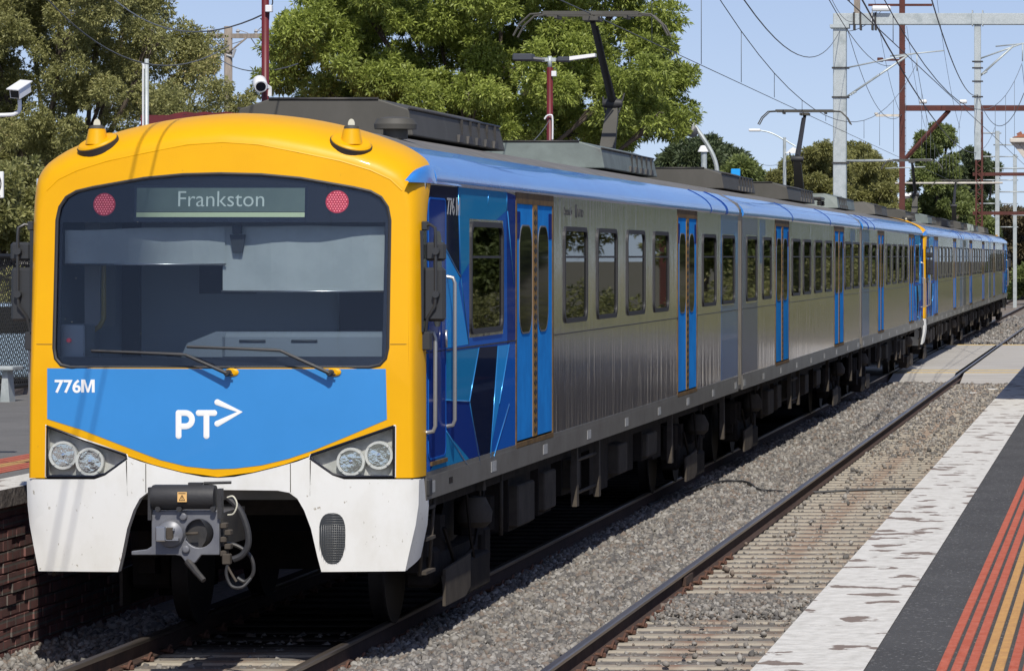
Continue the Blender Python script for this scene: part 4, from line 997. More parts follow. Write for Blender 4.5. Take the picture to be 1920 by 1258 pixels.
# rails
T1, T2 = XC, -3.365
def rail_prof(h0=-.165): return [(-.065, h0), (.065, h0), (.065, h0+.012), (.012, h0+.03), (.010, -.045), (.034, -.032), (.035, -.008), (.026, 0), (-.026, 0), (-.035, -.008), (-.034, -.032), (-.010, -.045), (-.012, h0+.03), (-.065, h0+.012)]
rl = {(T1, -1): 'left running rail under the train, nearest the brick platform face', (T1, 1): 'right running rail under the train, dark in its shadow',
      (T2, -1): 'left rail of the empty track, rusty sides and worn shiny top', (T2, 1): 'right rail of the empty track, tucked under the near platform edge'}
for (tx, s), lb in rl.items():
    x = tx + s*.835; b = MB(); pr = rail_prof(); n = len(pr)
    b.mi = 0; b.prism([(x+p[0], p[1]) for p in pr], 'y', 12, 420)
    b.mi = 0
    o = b.build('rail', [M['rail_web'], M['rail_top']])
    for f in o.data.polygons:
        if f.normal.z > .5 and f.center.z > -.03: f.material_index = 1
        if abs(f.normal.x) > .9 and f.center.z > -.03: f.material_index = 1
    tag(o, lb, 'rail', 'running rails')
# sleepers with clips
sb = MB(); sb.cbox(-1.27, 1.27, -.115, .115, -.35, -.168, .02)
def clip_mb(x, s, y=0):
    c = MB(); pts = []
    for k in range(7):
        a = R(180*k/6); pts.append((x+s*(.10+.012*math.sin(a)), y-.052*math.cos(a), -.150+.050*math.sin(a)))
    c.tube(pts, .011, 6); c.tube([(x+s*.045, y-.03, -.142), (x+s*.10, y-.052, -.140)], .010, 6); c.tube([(x+s*.045, y+.03, -.142), (x+s*.10, y+.052, -.140)], .010, 6)
    c.cbox(x+s*.10-.035, x+s*.10+.035, y-.022, y+.022, -.168, -.128, .008); return c
def sleeper(tx, y, lb, grp, first=None):
    if first is None:
        t = thing('sleeper', lb, 'sleeper', (tx, y, 0), grp)
        OFF[t.name] = Vector((0, 0, 0)); sb.build('sleeper_beam', M['sleeper'], t)
        for rx in (-.835, .835):
            for s in (-1, 1): clip_mb(rx, s).build('rail_clip', M['clip'], t)
        return t
    c = copy_tree(first) if tx == T2 or y < 40 else copy_tree(first, skip=('rail_clip',)); c.location = (tx, y, 0); c['label'] = lb; c['group'] = grp; return c
s0 = None
LB2 = 'pale concrete sleeper of the empty track beside the near platform'
y = 27.6; k = 0
while y < 94.5:
    s_ = sleeper(T2 + random.uniform(-.02, .02), y, LB2, 'sleepers of the empty track', s0)
    if s0 is None: s0 = s_
    s_.rotation_euler = (0, 0, random.uniform(-.006, .006)); y += .605; k += 1
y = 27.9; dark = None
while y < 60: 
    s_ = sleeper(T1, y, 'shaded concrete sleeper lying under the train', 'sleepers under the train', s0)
    if y > 30.6:  # beams in the train's shadow get a darker colour, shade painted in
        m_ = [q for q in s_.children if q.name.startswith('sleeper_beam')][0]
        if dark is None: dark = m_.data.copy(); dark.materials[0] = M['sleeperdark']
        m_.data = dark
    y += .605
y = 132.6
while y < 190:
    s_ = s0.copy(); col.objects.link(s_); s_.location = (T2, y, 0); s_['label'] = 'distant concrete sleeper of the empty track beyond the road crossing'; s_['group'] = 'sleepers beyond the crossing'
    m_ = [c for c in s0.children if c.name.startswith('sleeper_beam')][0].copy(); col.objects.link(m_); m_.parent = s_; y += .66
# rail joint on the empty track
g = MB(); g.prism([(0, 0), (.3, 0), (.3, .05), (0, .05)], 'x', T2-.835-.034-.012, T2-.835-.034); 
g = MB(); g.box(T2-.835+.013, T2-.835+.05, 36.1, 36.7, -.13, -.05); g.box(T2-.835-.05, T2-.835-.013, 36.1, 36.7, -.13, -.05); tag(g.build('rail_joint', M['rail_web']), 'fishplate joint on the left rail of the empty track', 'rail joint')
# loose stones: one mesh of small faceted rocks
def stones(name, regions, mats, seed, zf=None):
    r = np.random.default_rng(seed)
    bm = bmesh.new(); bmesh.ops.create_icosphere(bm, subdivisions=1, radius=1); bm.verts.ensure_lookup_table()
    base = np.array([v.co[:] for v in bm.verts]); 
    cube = []
    tri = np.array([[v.index for v in f.verts] for f in bm.faces]); bm.free()
    V = []; Fc = []; MI = []; off = 0
    variants = []
    for _ in range(12):
        q = base * (1 + r.uniform(-.38, .38, (len(base), 1))); variants.append(q)
    for (x0, x1, y0, y1, z, n, sz) in regions:
        u = r.random(n); ys = y0*(y1/y0)**u; xs = r.uniform(x0, x1, n)
        s = sz * r.uniform(.45, 1.25, n)**1.1 * (1 + .25*(ys-y0)/(y1-y0))
        ang = r.uniform(0, 6.283, (n, 3)); vi = r.integers(0, 12, n); asp = r.uniform(.38, 1.05, (n, 3))
        cx, sx = np.cos(ang[:, 0]), np.sin(ang[:, 0]); cy, sy = np.cos(ang[:, 1]*.12), np.sin(ang[:, 1]*.12); cz, szn = np.cos(ang[:, 2]), np.sin(ang[:, 2])
        q = np.array(variants)[vi] * (asp*s[:, None])[:, None, :]
        # rotations x,y,z
        yv = q[:, :, 1]*cx[:, None] - q[:, :, 2]*sx[:, None]; zv = q[:, :, 1]*sx[:, None] + q[:, :, 2]*cx[:, None]; q = np.stack([q[:, :, 0], yv, zv], 2)
        xv = q[:, :, 0]*cz[:, None] - q[:, :, 1]*szn[:, None]; yv = q[:, :, 0]*szn[:, None] + q[:, :, 1]*cz[:, None]; q = np.stack([xv, yv, q[:, :, 2]], 2)
        zc = z(xs, ys) if callable(z) else np.full(n, z)
        q += np.stack([xs, ys, zc + r.uniform(-.012, .02, n)], 1)[:, None, :]
        V.append(q.reshape(-1, 3)); nf = len(tri)
        Fc.append((tri[None] + (off + np.arange(n)*len(base))[:, None, None]).reshape(-1, 3)); off += n*len(base)
        MI.append(np.repeat(r.choice(len(mats), n, p=[.34, .32, .2, .14][:len(mats)] if len(mats) == 4 else None), nf))
    V = np.concatenate(V); Fc = np.concatenate(Fc); MI = np.concatenate(MI)
    me = bpy.data.meshes.new(name); me.vertices.add(len(V)); me.vertices.foreach_set('co', V.ravel())
    me.loops.add(len(Fc)*3); me.loops.foreach_set('vertex_index', Fc.ravel().astype(np.int32))
    me.polygons.add(len(Fc)); me.polygons.foreach_set('loop_start', np.arange(len(Fc), dtype=np.int32)*3); me.polygons.foreach_set('loop_total', np.full(len(Fc), 3, np.int32))
    for m_ in mats: me.materials.append(m_)
    me.polygons.foreach_set('material_index', MI.astype(np.int32)); me.update(calc_edges=True)
    o = bpy.data.objects.new(name, me); col.objects.link(o); return o
ST = [mat('stone_grey', (.18, .165, .145), .9, c2=(.24, .222, .198), scale=12), mat('stone_dark', (.09, .086, .082), .9, c2=(.15, .142, .132), scale=12), mat('stone_pale', (.33, .315, .29), .9, c2=(.24, .227, .205), scale=12), mat('stone_brown', (.19, .15, .12), .9, c2=(.15, .125, .105), scale=9)]
def bed(xs, ys): # shoulder between the tracks humps slightly
    return -.175 + .05*np.exp(-((xs+5.35)/.45)**2) + .018*np.sin(xs*3.1+ys*.9)*np.sin(ys*1.7)
o = stones('ballast_stones', [(-5.98, -4.42, 27.5, 62, bed, 42000, .038), (-9.1, -7.75, 27.5, 34, -.18, 4500, .034), (-7.7, -6.05, 27.5, 32, -.21, 1500, .032), (-6.1, -4.3, 62, 94, bed, 12000, .05), (-5.9, -1.5, 132, 200, lambda a, b: np.full(len(a), -.165), 9000, .075)], ST, 3); tag(o, 'grey crushed stone ballast between the two tracks', 'ballast', kind='stuff')
def crib(xs, ys):
    # stones lie low between sleepers, and cover the sleepers from y = 32.6 to 35
    ph = np.abs(((ys-27.6)/.605) % 1 - .5)*2  # 1 on a sleeper
    pile = np.exp(-((ys-34.2)/1.0)**4)
    return -.192 - .006*ph + .05*pile
o = stones('ballast_stones', [(-4.12, -1.75, 27.5, 60, crib, 11000, .022), (-4.1, -1.9, 32.9, 35.6, crib, 2600, .034), (-4.12, -1.75, 60, 94.5, lambda a, b: np.full(len(a), -.175), 5000, .036), (-4.12, -1.75, 27.5, 60, lambda a, b: np.full(len(a), -.155), 420, .032)], ST, 5); tag(o, 'small stones and grit between the sleepers of the empty track', 'ballast', kind='stuff')
# infill that carries the grit between sleepers
slab('track_infill', 'ballast', -4.6, -1.6, 14, 94.8, -.4, -.186)
slab('track_infill', 'shadebed', -8.35, -5.92, 30.9, 94.8, -.4, -.181)  # dark sheet that paints in the shade under the train
# near platform
EX, PZ = -1.707, 1.10
slab('platform', 'asphalt', EX+.52, 14, 8, 94, .2, PZ)
b = MB(); b.box(EX, EX+.518, 8, 66, .88, PZ+.004); b.box(EX+.05, EX+.5, 8, 66, -.4, .879); o = b.build('platform_edge', [M['coping'], M['coping_side']]); 
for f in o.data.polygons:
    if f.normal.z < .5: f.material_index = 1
tag(o, 'worn white painted concrete edge of the near platform', 'platform edge')
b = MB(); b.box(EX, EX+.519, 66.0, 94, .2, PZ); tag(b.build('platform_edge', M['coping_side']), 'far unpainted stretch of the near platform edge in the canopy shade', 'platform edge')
tp = thing('tactile_paving', 'ribbed red and yellow tactile strips along the near platform', 'tactile paving', (-.7, 24, PZ))
xs0 = -.852
for k, c in enumerate('RRRYYRRRRR'):
    x0 = xs0 + k*.0655; b = MB(); b.cbox(x0+.003, x0+.041, 12, 60, PZ-.002, PZ+.006, .003)
    y_ = 16.5
    while y_ < 36: b.box(x0, x0+.044, y_, y_+.022, PZ, PZ+.010); y_ += .045
    b.build('tactile_strip', M['tact_red' if c == 'R' else 'tact_yel'], tp)
# far (left) platform
LX, LZ = -8.80, 1.165
slab('platform', 'asphalt2', -16, LX-.45, 20, 96, .2, LZ)
b = MB(); b.box(LX-.449, LX, 20, 96, LZ-.14, LZ+.004); o = b.build('platform_edge', [M['coping'], M['coping_side']]); tag(o, 'worn white edge of the far platform on the left of the train', 'platform edge')
for f in o.data.polygons:
    if f.normal.z < .5: f.material_index = 1
b = MB(); b.box(LX-.42, LX-.062, 20, 96, -.45, LZ-.141)
rb = random.Random(4)
for k in range(18):
    z = LZ-.15-k*.088; y = 27 + (k % 2)*.12
    while y < 40:
        if rb.random() > .03: b.box(LX-.075, LX-.050 + rb.uniform(-.008, .012), y+.006, y+.232, z-.078+rb.uniform(0, .006), z-rb.uniform(0, .006))
        y += .24
tag(b.build('brick_wall', M['brick']), 'dark red brick face of the far platform below its white edge', 'wall')
tp = thing('tactile_paving', 'ribbed red tactile strips along the far platform on the left', 'tactile paving', (-10, 30, LZ))
for k, c in enumerate('RRRYYRRR'):
    x0 = -10.15 + k*.085; b = MB(); b.cbox(x0, x0+.06, 22, 80, LZ-.002, LZ+.008, .003); b.build('tactile_strip', M['tact_red' if c == 'R' else 'tact_yel'], tp)
# road crossing over both tracks
b = MB()
for (x0, x1) in ((-40, T1-.835-.12), (T1-.835+.12, T1+.835-.12), (T1+.835+.12, T2-.835-.12), (T2-.835+.10, T2+.835-.12), (T2+.835+.12, 40)):
    b.add([(x0, 95.5, -.20), (x1, 95.5, -.20), (x1, 98.2, -.012), (x0, 98.2, -.012), (x1, 129.5, -.012), (x0, 129.5, -.012), (x1, 132, -.2), (x0, 132, -.2)], [(0, 1, 2, 3), (3, 2, 4, 5), (5, 4, 6, 7)])
struct(b, 'road_crossing', M['crossing'])
for yy, w_ in ((98.4, .35), (100.5, .2), (129.2, .5)):
    b = MB()
    for (x0, x1) in ((-5.9, T2-.835-.14), (T2-.835+.12, -1.0)): b.box(x0, x1, yy, yy+w_, -.011, -.004)
    tag(b.build('yellow_line', M['yelline']), kind='structure')
b = MB(); b.box(T2-.7, -1.9, 91.5, 91.8, -.19, -.176); tag(b.build('yellow_line', M['yelline']), kind='structure')
# timber/cable trough line across the ballast at y ~ 45 and cable on the stones
def curve3(pts, n=6):
    out = []
    for i in range(len(pts)-1):
        p0 = Vector(pts[max(i-1, 0)]); p1 = Vector(pts[i]); p2 = Vector(pts[i+1]); p3 = Vector(pts[min(i+2, len(pts)-1)])
        for k in range(n):
            t = k/n; out.append(.5*((2*p1)+(p2-p0)*t+(2*p0-5*p1+4*p2-p3)*t*t+(3*p1-p0-3*p2+p3)*t**3))
    return out + [Vector(pts[-1])]
b = MB(); b.tube(curve3([(-6.0, 48.0, -.14), (-5.75, 49.6, -.09), (-5.5, 51.6, -.06), (-5.15, 51.8, -.07), (-4.85, 50.6, -.10), (-4.6, 50.7, -.13), (-4.25, 50.9, -.16), (-3.2, 51.0, -.12), (-2.0, 51.0, -.12)]), .018, 6)
tag(b.build('bond_cable', M['rubber']), 'black cable snaking over the stones between the tracks', 'cable')
for i, (x, y, a) in enumerate(((-2.98, 51.6, .5), (-3.5, 88, .4), (-3.1, 90.5, .1))):
    b = MB(); b.cbox(x-.12, x+.12, y-.03, y+.03, -.165, -.145, .005); o = b.build('loose_timber', M['plainwhite']); tag(o, ['small pale scrap of wood lying between the rails halfway along', 'pale strip lying between the rails near the crossing', 'thin white offcut beside the rail at the crossing ramp'][i], 'scrap')
# ================================================================== MASTS, WIRES, STREET FURNITURE
def mast_portal():
    D = 127.0
    lx = P(1575, 0, D).x; zt = P(0, 26, D).z; zb = P(0, 46, D).z
    t = thing('catenary_portal', 'big galvanised steel portal spanning the tracks with square leg and long crossbeam', 'overhead line portal', (lx, D, -.4))
    b = MB(); b.cbox(lx-.22, lx+.22, D-.2, D+.2, -.4, zb-.05, .02); b.cbox(lx-.32, lx+.32, D-.3, D+.3, zb-.14, zb-.02, .01); b.build('leg', M['galv'], t)
    b = MB(); b.cbox(11.8, 12.24, D-.2, D+.2, -.4, zb-.05, .02); b.build('leg', M['galv'], t)
    b = MB(); b.cbox(lx-.22, 12.4, D-.18, D+.18, zb-.02, zt, .015); b.build('crossbeam', M['galv'], t)
    for px, m_ in ((1833, 1), ):
        x = P(px, 0, D).x; b = MB(); b.cbox(x-.11, x+.11, D-.11, D+.11, P(0, 300, D).z, zb-.03, .01)
        for d in (-.17, .17): b.box(x+d-.02, x+d+.02, D-.21, D+.21, zb-.06, zt+.1)
        b.build('drop_tube', M['galv'], t)
    b = MB()
    for py in (116, 128, 153, 182): 
        x = P(1833, 0, D).x; z = P(0, py, D).z; b.box(x-.18, x+.18, D-.14, D+.14, z-.02, z+.02)
    for py in (128, 183, 306): z = P(0, py, D).z; b.box(lx-.26, lx+.3, D-.24, D+.24, z-.025, z+.025)
    b.build('clamp', M['darkmetal'], t)
    def cant(x0, s, zt1, zt0, xe, name='cantilever'):
        c = MB(); c.tube([(x0, D, zt1), (xe, D, zt1+.5)], .028, 6); c.tube([(x0, D, zt0), (xe-s*.3, D, zt1+.42)], .04, 6)
        c.tube([(xe-s*.9, D, zt1+.40), (xe+s*.9, D, zt1+.58)], .025, 6); c.tube([(xe, D, zt1+.5), (xe, D, zt1-.1)], .02, 6)
        for t_ in (.06, .09, .12): c.lathe([(.06, -.02), (.075, 0), (.06, .02)], (x0+(xe-x0)*t_, D, zt0+(zt1+.42-zt0)*t_), 'z', 8)
        return c.build(name, M['galv'], t)
    cant(lx+.2, 1, P(0, 128, D).z, P(0, 183, D).z, XC)
    cant(P(1833, 0, D).x+.1, 1, P(0, 110, D).z, P(0, 142, D).z, P(1833, 0, D).x+1.5)
    b = MB(); z = P(0, 302, D).z; b.tube([(lx+.2, D, z), (P(1748, 0, D).x, D, z+.03)], .045, 6); b.tube([(P(1660, 0, D).x, D, z-.25), (P(1735, 0, D).x, D, z-.2)], .02, 6); b.build('registration_arm', M['galv'], t)
    b = MB()
    for px in (1602, 1614, 1636, 1642):
        x = P(px, 0, D).x; b.box(x-.03, x+.03, D-.22, D+.22, zb-.2, zt+.03)
    x = P(1648, 0, D).x; b.build('bracket', M['darkmetal'], t, each=True)
    b = MB(); b.lathe([(.05, -.32), (.1, -.28), (.1, .28), (.05, .32)], (x+.1, D-.3, zt+.15), 'x', 10); b.tube([(x-.2, D-.3, zt+.1), (x-.25, D-.25, zb)], .02, 5); b.build('insulator', M['insul'], t)
    b = MB(); x = P(1607, 0, D).x; b.box(x-.1, x+.1, D-.08, D+.08, zt, zt+.9); b.build('top_stub', M['wood'], t)
    return lx
LXM = mast_portal()
def rusty_portal():
    D = 163.0; x = P(1691.5, 0, D).x
    t = thing('catenary_portal', 'rusty riveted steel portal with tall post, crossbeam and diagonal brace', 'overhead line portal', (x, D, -.4))
    b = MB(); b.box(x-.12, x+.12, D-.12, D+.12, -.4, P(0, -6, D).z)
    for k in range(40):
        z = k*.34; 
        for s in (-1, 1): b.lathe([(.02, 0), (.02, .03)], (x+s*.12, D-.1, z), 'x', 5)
    b.build('post', M['rust'], t)
    b = MB(); z1, z0 = P(0, 198, D).z, P(0, 207, D).z; b.box(x+.12, 9, D-.1, D+.1, z0, z1); b.box(x+.12, 9, D-.16, D+.16, z0-.03, z0); b.build('crossbeam', M['rust'], t)
    b = MB(); b.tube([(P(1780, 0, D).x, D, z0), (x+.1, D, P(0, 300, D).z)], .10, 4, smooth=False); b.build('brace', M['rust'], t)
    b = MB(); b.box(8.8, 9.1, D-.12, D+.12, -.4, z1+3); b.build('post', M['rust'], t)
    b = MB()
    for px, py in ((1731, 191), (1806, 191)):
        q = P(px, py, D); b.lathe([(.05, -.16), (.09, -.13), (.09, .13), (.05, .16)], q, 'x', 10); b.box(q.x-.15, q.x-.12, D-.03, D+.03, z1, q.z); 
    b.build('insulator', M['insul'], t, each=True)
    b = MB(); z = P(0, 10, D).z; b.box(P(1628, 0, D).x, P(1748, 0, D).x, D-.05, D+.05, z-.05, z+.05); z = P(0, 113, D).z; b.box(P(1647, 0, D).x, x-.12, D-.05, D+.05, z-.04, z+.04); b.cbox(P(1645, 0, D).x, P(1656, 0, D).x, D-.12, D+.12, z-.08, z+.1, .02); b.build('crossarm', M['rust'], t)
    b = MB(); z = P(0, 217, D).z; b.box(P(1642, 0, D).x, x-.12, D-.06, D+.06, z-.05, z+.05); b.lathe([(.03, 0), (.08, .05), (.08, .12)], (P(1643, 0, D).x, D, z), 'z', 8); b.build('bracket_arm', M['canopywhite'], t)
    b = MB(); z = P(0, 344, D).z; b.tube([(x-.3, D, z), (P(1880, 0, D).x, D, z+.02)], .05, 6); b.build('registration_tube', M['canopywhite'], t)
rusty_portal()
def lattice(px, D, y0px, label, wpx=11):
    c = P(px, 0, D); w_ = wpx/2*D/F; zt = P(0, y0px, D).z
    t = thing('lattice_mast', label, 'lattice mast', (c.x, D, -.4)); b = MB()
    for sx in (-1, 1):
        for sy in (-1, 1): b.box(c.x+sx*w_-.04, c.x+sx*w_+.04, D+sy*w_-.04, D+sy*w_+.04, -.4, zt)
    n = int((zt+.4)/(1.6*w_))
    for k in range(n):
        z = -.4 + (zt+.4)*k/n; z2 = -.4 + (zt+.4)*(k+1)/n
        for sy in (-1, 1): b.tube([(c.x-w_, D+sy*w_, z if k % 2 else z2), (c.x+w_, D+sy*w_, z2 if k % 2 else z)], .03, 4)
        for sx in (-1, 1): b.tube([(c.x+sx*w_, D-w_, z if k % 2 else z2), (c.x+sx*w_, D+w_, z2 if k % 2 else z)], .03, 4)
    b.build('lattice', M['rust'], t); return t, c.x, D
t, x, D = lattice(1836, 178, 210, 'dark red lattice mast among the trees beyond the rusty portal')
b = MB(); 
for py in (327, 400): z = P(0, py, D).z; b.box(x-.3, 8, D-.08, D+.08, z-.08, z+.08)
b.build('crossbeam', M['rust'], t)
for px, D, top, w_, lb in ((1870, 190, 246, 8, 'slim galvanised mast left of the platform roof, nearest of the thin pair'), (1903, 235, 290, 7, 'farthest slim galvanised mast at the right edge of the view')):
    c = P(px, 0, D); w2 = w_/2*D/F; t = thing('catenary_mast', lb, 'mast', (c.x, D, -.4), 'thin masts beyond the crossing')
    b = MB(); b.cbox(c.x-w2, c.x+w2, D-w2, D+w2, -.4, P(0, top, D).z, .01); b.build('post', M['galv'], t)
    b = MB()
    for j, py in enumerate(range(top+4, top+150, 22)):
        z = P(0, py, D).z; b.tube([(c.x-(.2 if j % 2 else 1.0), D, z), (c.x+(1.6 if j % 2 else .2), D, z)], .035, 5)
    b.build('crossarm', M['galv'], t)
# overhead wires -------------------------------------------------
def wire(pts, r, label, grp='overhead wires', name='overhead_wire', seg=5):
    b = MB(); b.tube(pts, r*.58, seg, cap=False); return tag(b.build(name, M['wire']), label, 'wire', grp)
def sag(a, b_, s, n=16):
    a, b_ = Vector(a), Vector(b_); return [a.lerp(b_, k/n) - Vector((0, 0, 4*s*(k/n)*(1-k/n))) for k in range(n+1)]
zc = 6.135
wire([(XC, -30, zc), (XC, 49, zc), (XC, 127, zc-.1), (XC, 240, zc-.1)], .012, 'contact wire touching the pantographs above the train')
def cat(x, y0, y1, zs, sg, lb, x1=None):
    pts = sag((x, y0, zs), (x if x1 is None else x1, y1, zs), sg, 24); wire(pts, .015, lb)
    b = MB()
    for k in range(1, 12):
        t = k/12; y = y0+(y1-y0)*t; z = zs - 4*sg*t*(1-t)
        if z - zc > .12: b.tube([(x, y, z), (x, y, zc)], .006, 4)
    tag(b.build('dropper_wires', M['wire']), 'thin droppers hanging from ' + lb, 'dropper wires', 'dropper wires')
cat(XC, 49, 127, 9.46, 3.2, 'sagging messenger wire above the train between nose and big portal')
cat(XC, -30, 49, 9.46, 3.2, 'messenger wire above the train towards the viewer')
cat(XC, 127, 163, 9.4, 2.6, 'messenger wire above the train beyond the big portal')
wire([(T2, -30, zc), (T2, 240, zc)], .013, 'contact wire above the empty track')
cat(T2, 20, 127, 9.46, 3.3, 'sagging messenger wire above the empty track'); cat(T2, 127, 190, 9.4, 3.0, 'far messenger wire above the empty track')
for (a, b_, s, r, lb) in (
    ((1395, 0, 60), (1575, 58, 127), .9, .02, 'feeder wire dropping to the top of the galvanised leg'),
    ((1575, 58, 127), (1655, 18, 127), .25, .02, 'jumper wire looping along the portal beam'),
    ((1550, -8, 80), (1691, 110, 163), .8, .018, 'thin feeder wire running to the rusty post from upper left'),
    ((1588, 52, 127), (1691, 215, 163), 1.2, .018, 'slack wire from galvanised leg to rusty post'),
    ((1600, -30, 40), (1865, 240, 190), 1.5, .018, 'long diagonal wire crossing the sky from upper left'),
    ((1745, -6, 60), (1833, 178, 127), .5, .02, 'steep dark wire passing right of the rusty post'),
    ((1833, 178, 127), (1920, 175, 110), 1.0, .02, 'slack wire sagging right of the drop tube'),
    ((1757, 0, 150), (1800, 240, 178), .6, .014, 'faint vertical wire between posts'),
    ((1640, 0, 130), (1690, 215, 163), .6, .014, 'faint wire left of the rusty post'),
    ((1700, 50, 150), (1735, 240, 190), .4, .014, 'faint wire right of the rusty post'),
    ((1560, 0, 100), (1600, 40, 127), .2, .014, 'short wire above the portal corner'),
    ((215, 0, 60), (497, 26, 46), .35, .018, 'dark cable sagging from the left tree to the maroon pole'),
    ((90, 0, 46), (430, 85, 50), .5, .014, 'cable running down across the left tree'),
    ((375, 68, 110), (497, 45, 110), .4, .02, 'power line left of the maroon pole'),
    ((380, 80, 110), (560, 120, 60), .4, .02, 'service line crossing behind the maroon pole'),
    ((1420, 305, 230), (1500, 290, 150), .3, .02, 'street wire behind the second pantograph'),
    ((1031, 225, 60), (930, 285, 55), .2, .012, 'stay wire from maroon lamp post to the roof')):
    wire(sag(P(*a), P(*b_), s), r, lb)
# street furniture -----------------------------------------------
def camera_arm():
    D = 31.0; q = P(30, 175, D); t = thing('security_camera', 'white box camera on a curved white arm at the left edge', 'camera', (q.x, D, 0))
    b = MB(); rot = Matrix.Rotation(R(22), 3, 'X') @ Matrix.Rotation(R(-14), 3, 'Z'); b.box(q.x-.045, q.x+.045, D-.02, D+.16, q.z-.04, q.z+.04, rot, q); b.box(q.x-.055, q.x+.055, D-.05, D+.18, q.z+.042, q.z+.05, rot, q); b.build('housing', M['pvcwhite'], t)
    b = MB(); f = rot @ Vector((0, -.03, 0)) + q + (rot @ Vector((0, 0, 0)) * 0); b.box(q.x-.035, q.x+.035, D-.025, D-.018, q.z-.032, q.z+.028, rot, q); b.build('lens', M['black'], t)
    b = MB(); b.tube(curve3([(q.x, D+.1, q.z-.05), (q.x, D+.1, q.z-.13), (q.x-.03, D+.1, q.z-.16), (q.x-.12, D+.1, q.z-.175), (q.x-.6, D+.1, q.z-.18)]), .016, 8); b.build('arm', M['pvcwhite'], t)
    b = MB(); b.tube([(q.x-.6, D+.1, LZ), (q.x-.6, D+.1, q.z+.6)], .06, 12); b.build('post', M['maroon'], t)
camera_arm()
def sign_left():
    D = 33.5; a = P(-75, 322, D); c = P(7, 372, D); t = thing('platform_sign', 'white sign with a dark ring cut off by the left edge of the photo', 'sign', (c.x-.1, D, LZ))
    b = MB(); b.cbox(a.x, c.x, D-.015, D+.015, c.z, a.z, .006); b.build('panel', M['plainwhite'], t)
    b = MB(); cx = c.x-.075; zc_ = (a.z+c.z)/2+.01; b.tube([(cx+.055*math.cos(R(20*k)), D-.017, zc_+.085*math.sin(R(20*k))) for k in range(19)], .006, 5); b.box(cx-.1, cx+.05, D-.018, D-.015, c.z+.015, c.z+.025); b.build('ring_mark', M['lettdark'], t)
    b = MB(); b.tube([(a.x+.05, D+.05, LZ), (a.x+.05, D+.05, a.z+.1)], .03, 8); b.build('post', M['maroon'], t)
sign_left()
def fence_left():
    X = -14.6; D0_, D1_ = 44, 60; t = thing('chain_fence', 'black chain wire fence behind the far platform', 'fence', (X, 50, LZ)); zt = 3.0; zb = LZ+.12
    b = MB()
    for y in np.arange(D0_, D1_+.1, 2.6): b.tube([(X, y, LZ-.02), (X, y, zt+.05)], .035, 8)
    b.build('post', M['chain'], t)
    b = MB(); b.tube([(X, D0_, zt), (X, D1_, zt)], .03, 8); b.tube([(X, D0_, zb), (X, D1_, zb)], .03, 8); b.build('fence_rail', M['chain'], t)
    b = MB(); h = zt-zb; s_ = .09
    for y in np.arange(D0_-h, D1_, s_):
        for d in (1, -1):
            ya, yb = (y, y+h) if d > 0 else (y+h, y)
            za, zb2 = zb, zt
            b.tube([(X, ya, za), (X, yb, zb2)], .0045, 3, cap=False)
    b.build('chain_mesh', M['chain'], t)
    # crossing leg of the fence square to the track
    b = MB(); b.box(-17.5, -13.9, 50.6, 50.85, LZ-.02, LZ+.12); tag(b.build('kerb', M['coping_side']), kind='structure')
    t = thing('chain_fence', 'black chain wire fence panel facing the viewer at the left edge beside the cab', 'fence', (-15, 50.5, LZ))
    y = 50.7; b = MB()
    for x in (-17.4, -14.28): b.tube([(x, y, LZ), (x, y, zt+.05)], .045, 8)
    b.build('post', M['chain'], t)
    b = MB(); 
    for z in (zb+.05, zt): b.tube([(-17.4, y, z), (-14.28, y, z)], .035, 8)
    b.build('fence_rail', M['chain'], t)
    b = MB()
    for x in np.arange(-19.3, -14.3, .07):
        for d in (1, -1):
            xa, xb = (x, x+h) if d > 0 else (x+h, x); za, zb2 = zb, zt
            # clip to the panel
            def cl(xa, xb, za, zb2, lo, hi):
                P0 = [xa, za]; P1 = [xb, zb2]
                for lim, sgn in ((lo, 1), (hi, -1)):
                    for A, B in ((P0, P1), (P1, P0)):
                        if sgn*(A[0]-lim) < 0:
                            if sgn*(B[0]-lim) <= 0: return None
                            t_ = (lim-A[0])/(B[0]-A[0]); A[1] += t_*(B[1]-A[1]); A[0] = lim
                return P0, P1
            r_ = cl(xa, xb, za, zb2, -17.4, -14.28)
            if r_: b.tube([(r_[0][0], y, r_[0][1]), (r_[1][0], y, r_[1][1])], .0045, 3, cap=False)
    b.build('chain_mesh', M['chain'], t)
fence_left()
def bench():
    q = P(0, 752, 48.0); t = thing('platform_bench', 'grey steel bench on the far platform at the left edge', 'bench', (q.x, 48, LZ))
    b = MB(); b.cbox(q.x-1.4, q.x+.22, 47.8, 48.25, LZ+.40, LZ+.45, .01); b.build('seat', M['galv'], t)
    for dx in (-1.2, .08):
        b = MB(); b.prism([(q.x+dx-.05, LZ), (q.x+dx+.07, LZ), (q.x+dx+.04, LZ+.40), (q.x+dx-.02, LZ+.40)], 'y', 47.9, 48.15); b.build('leg', M['galv'], t)
bench()
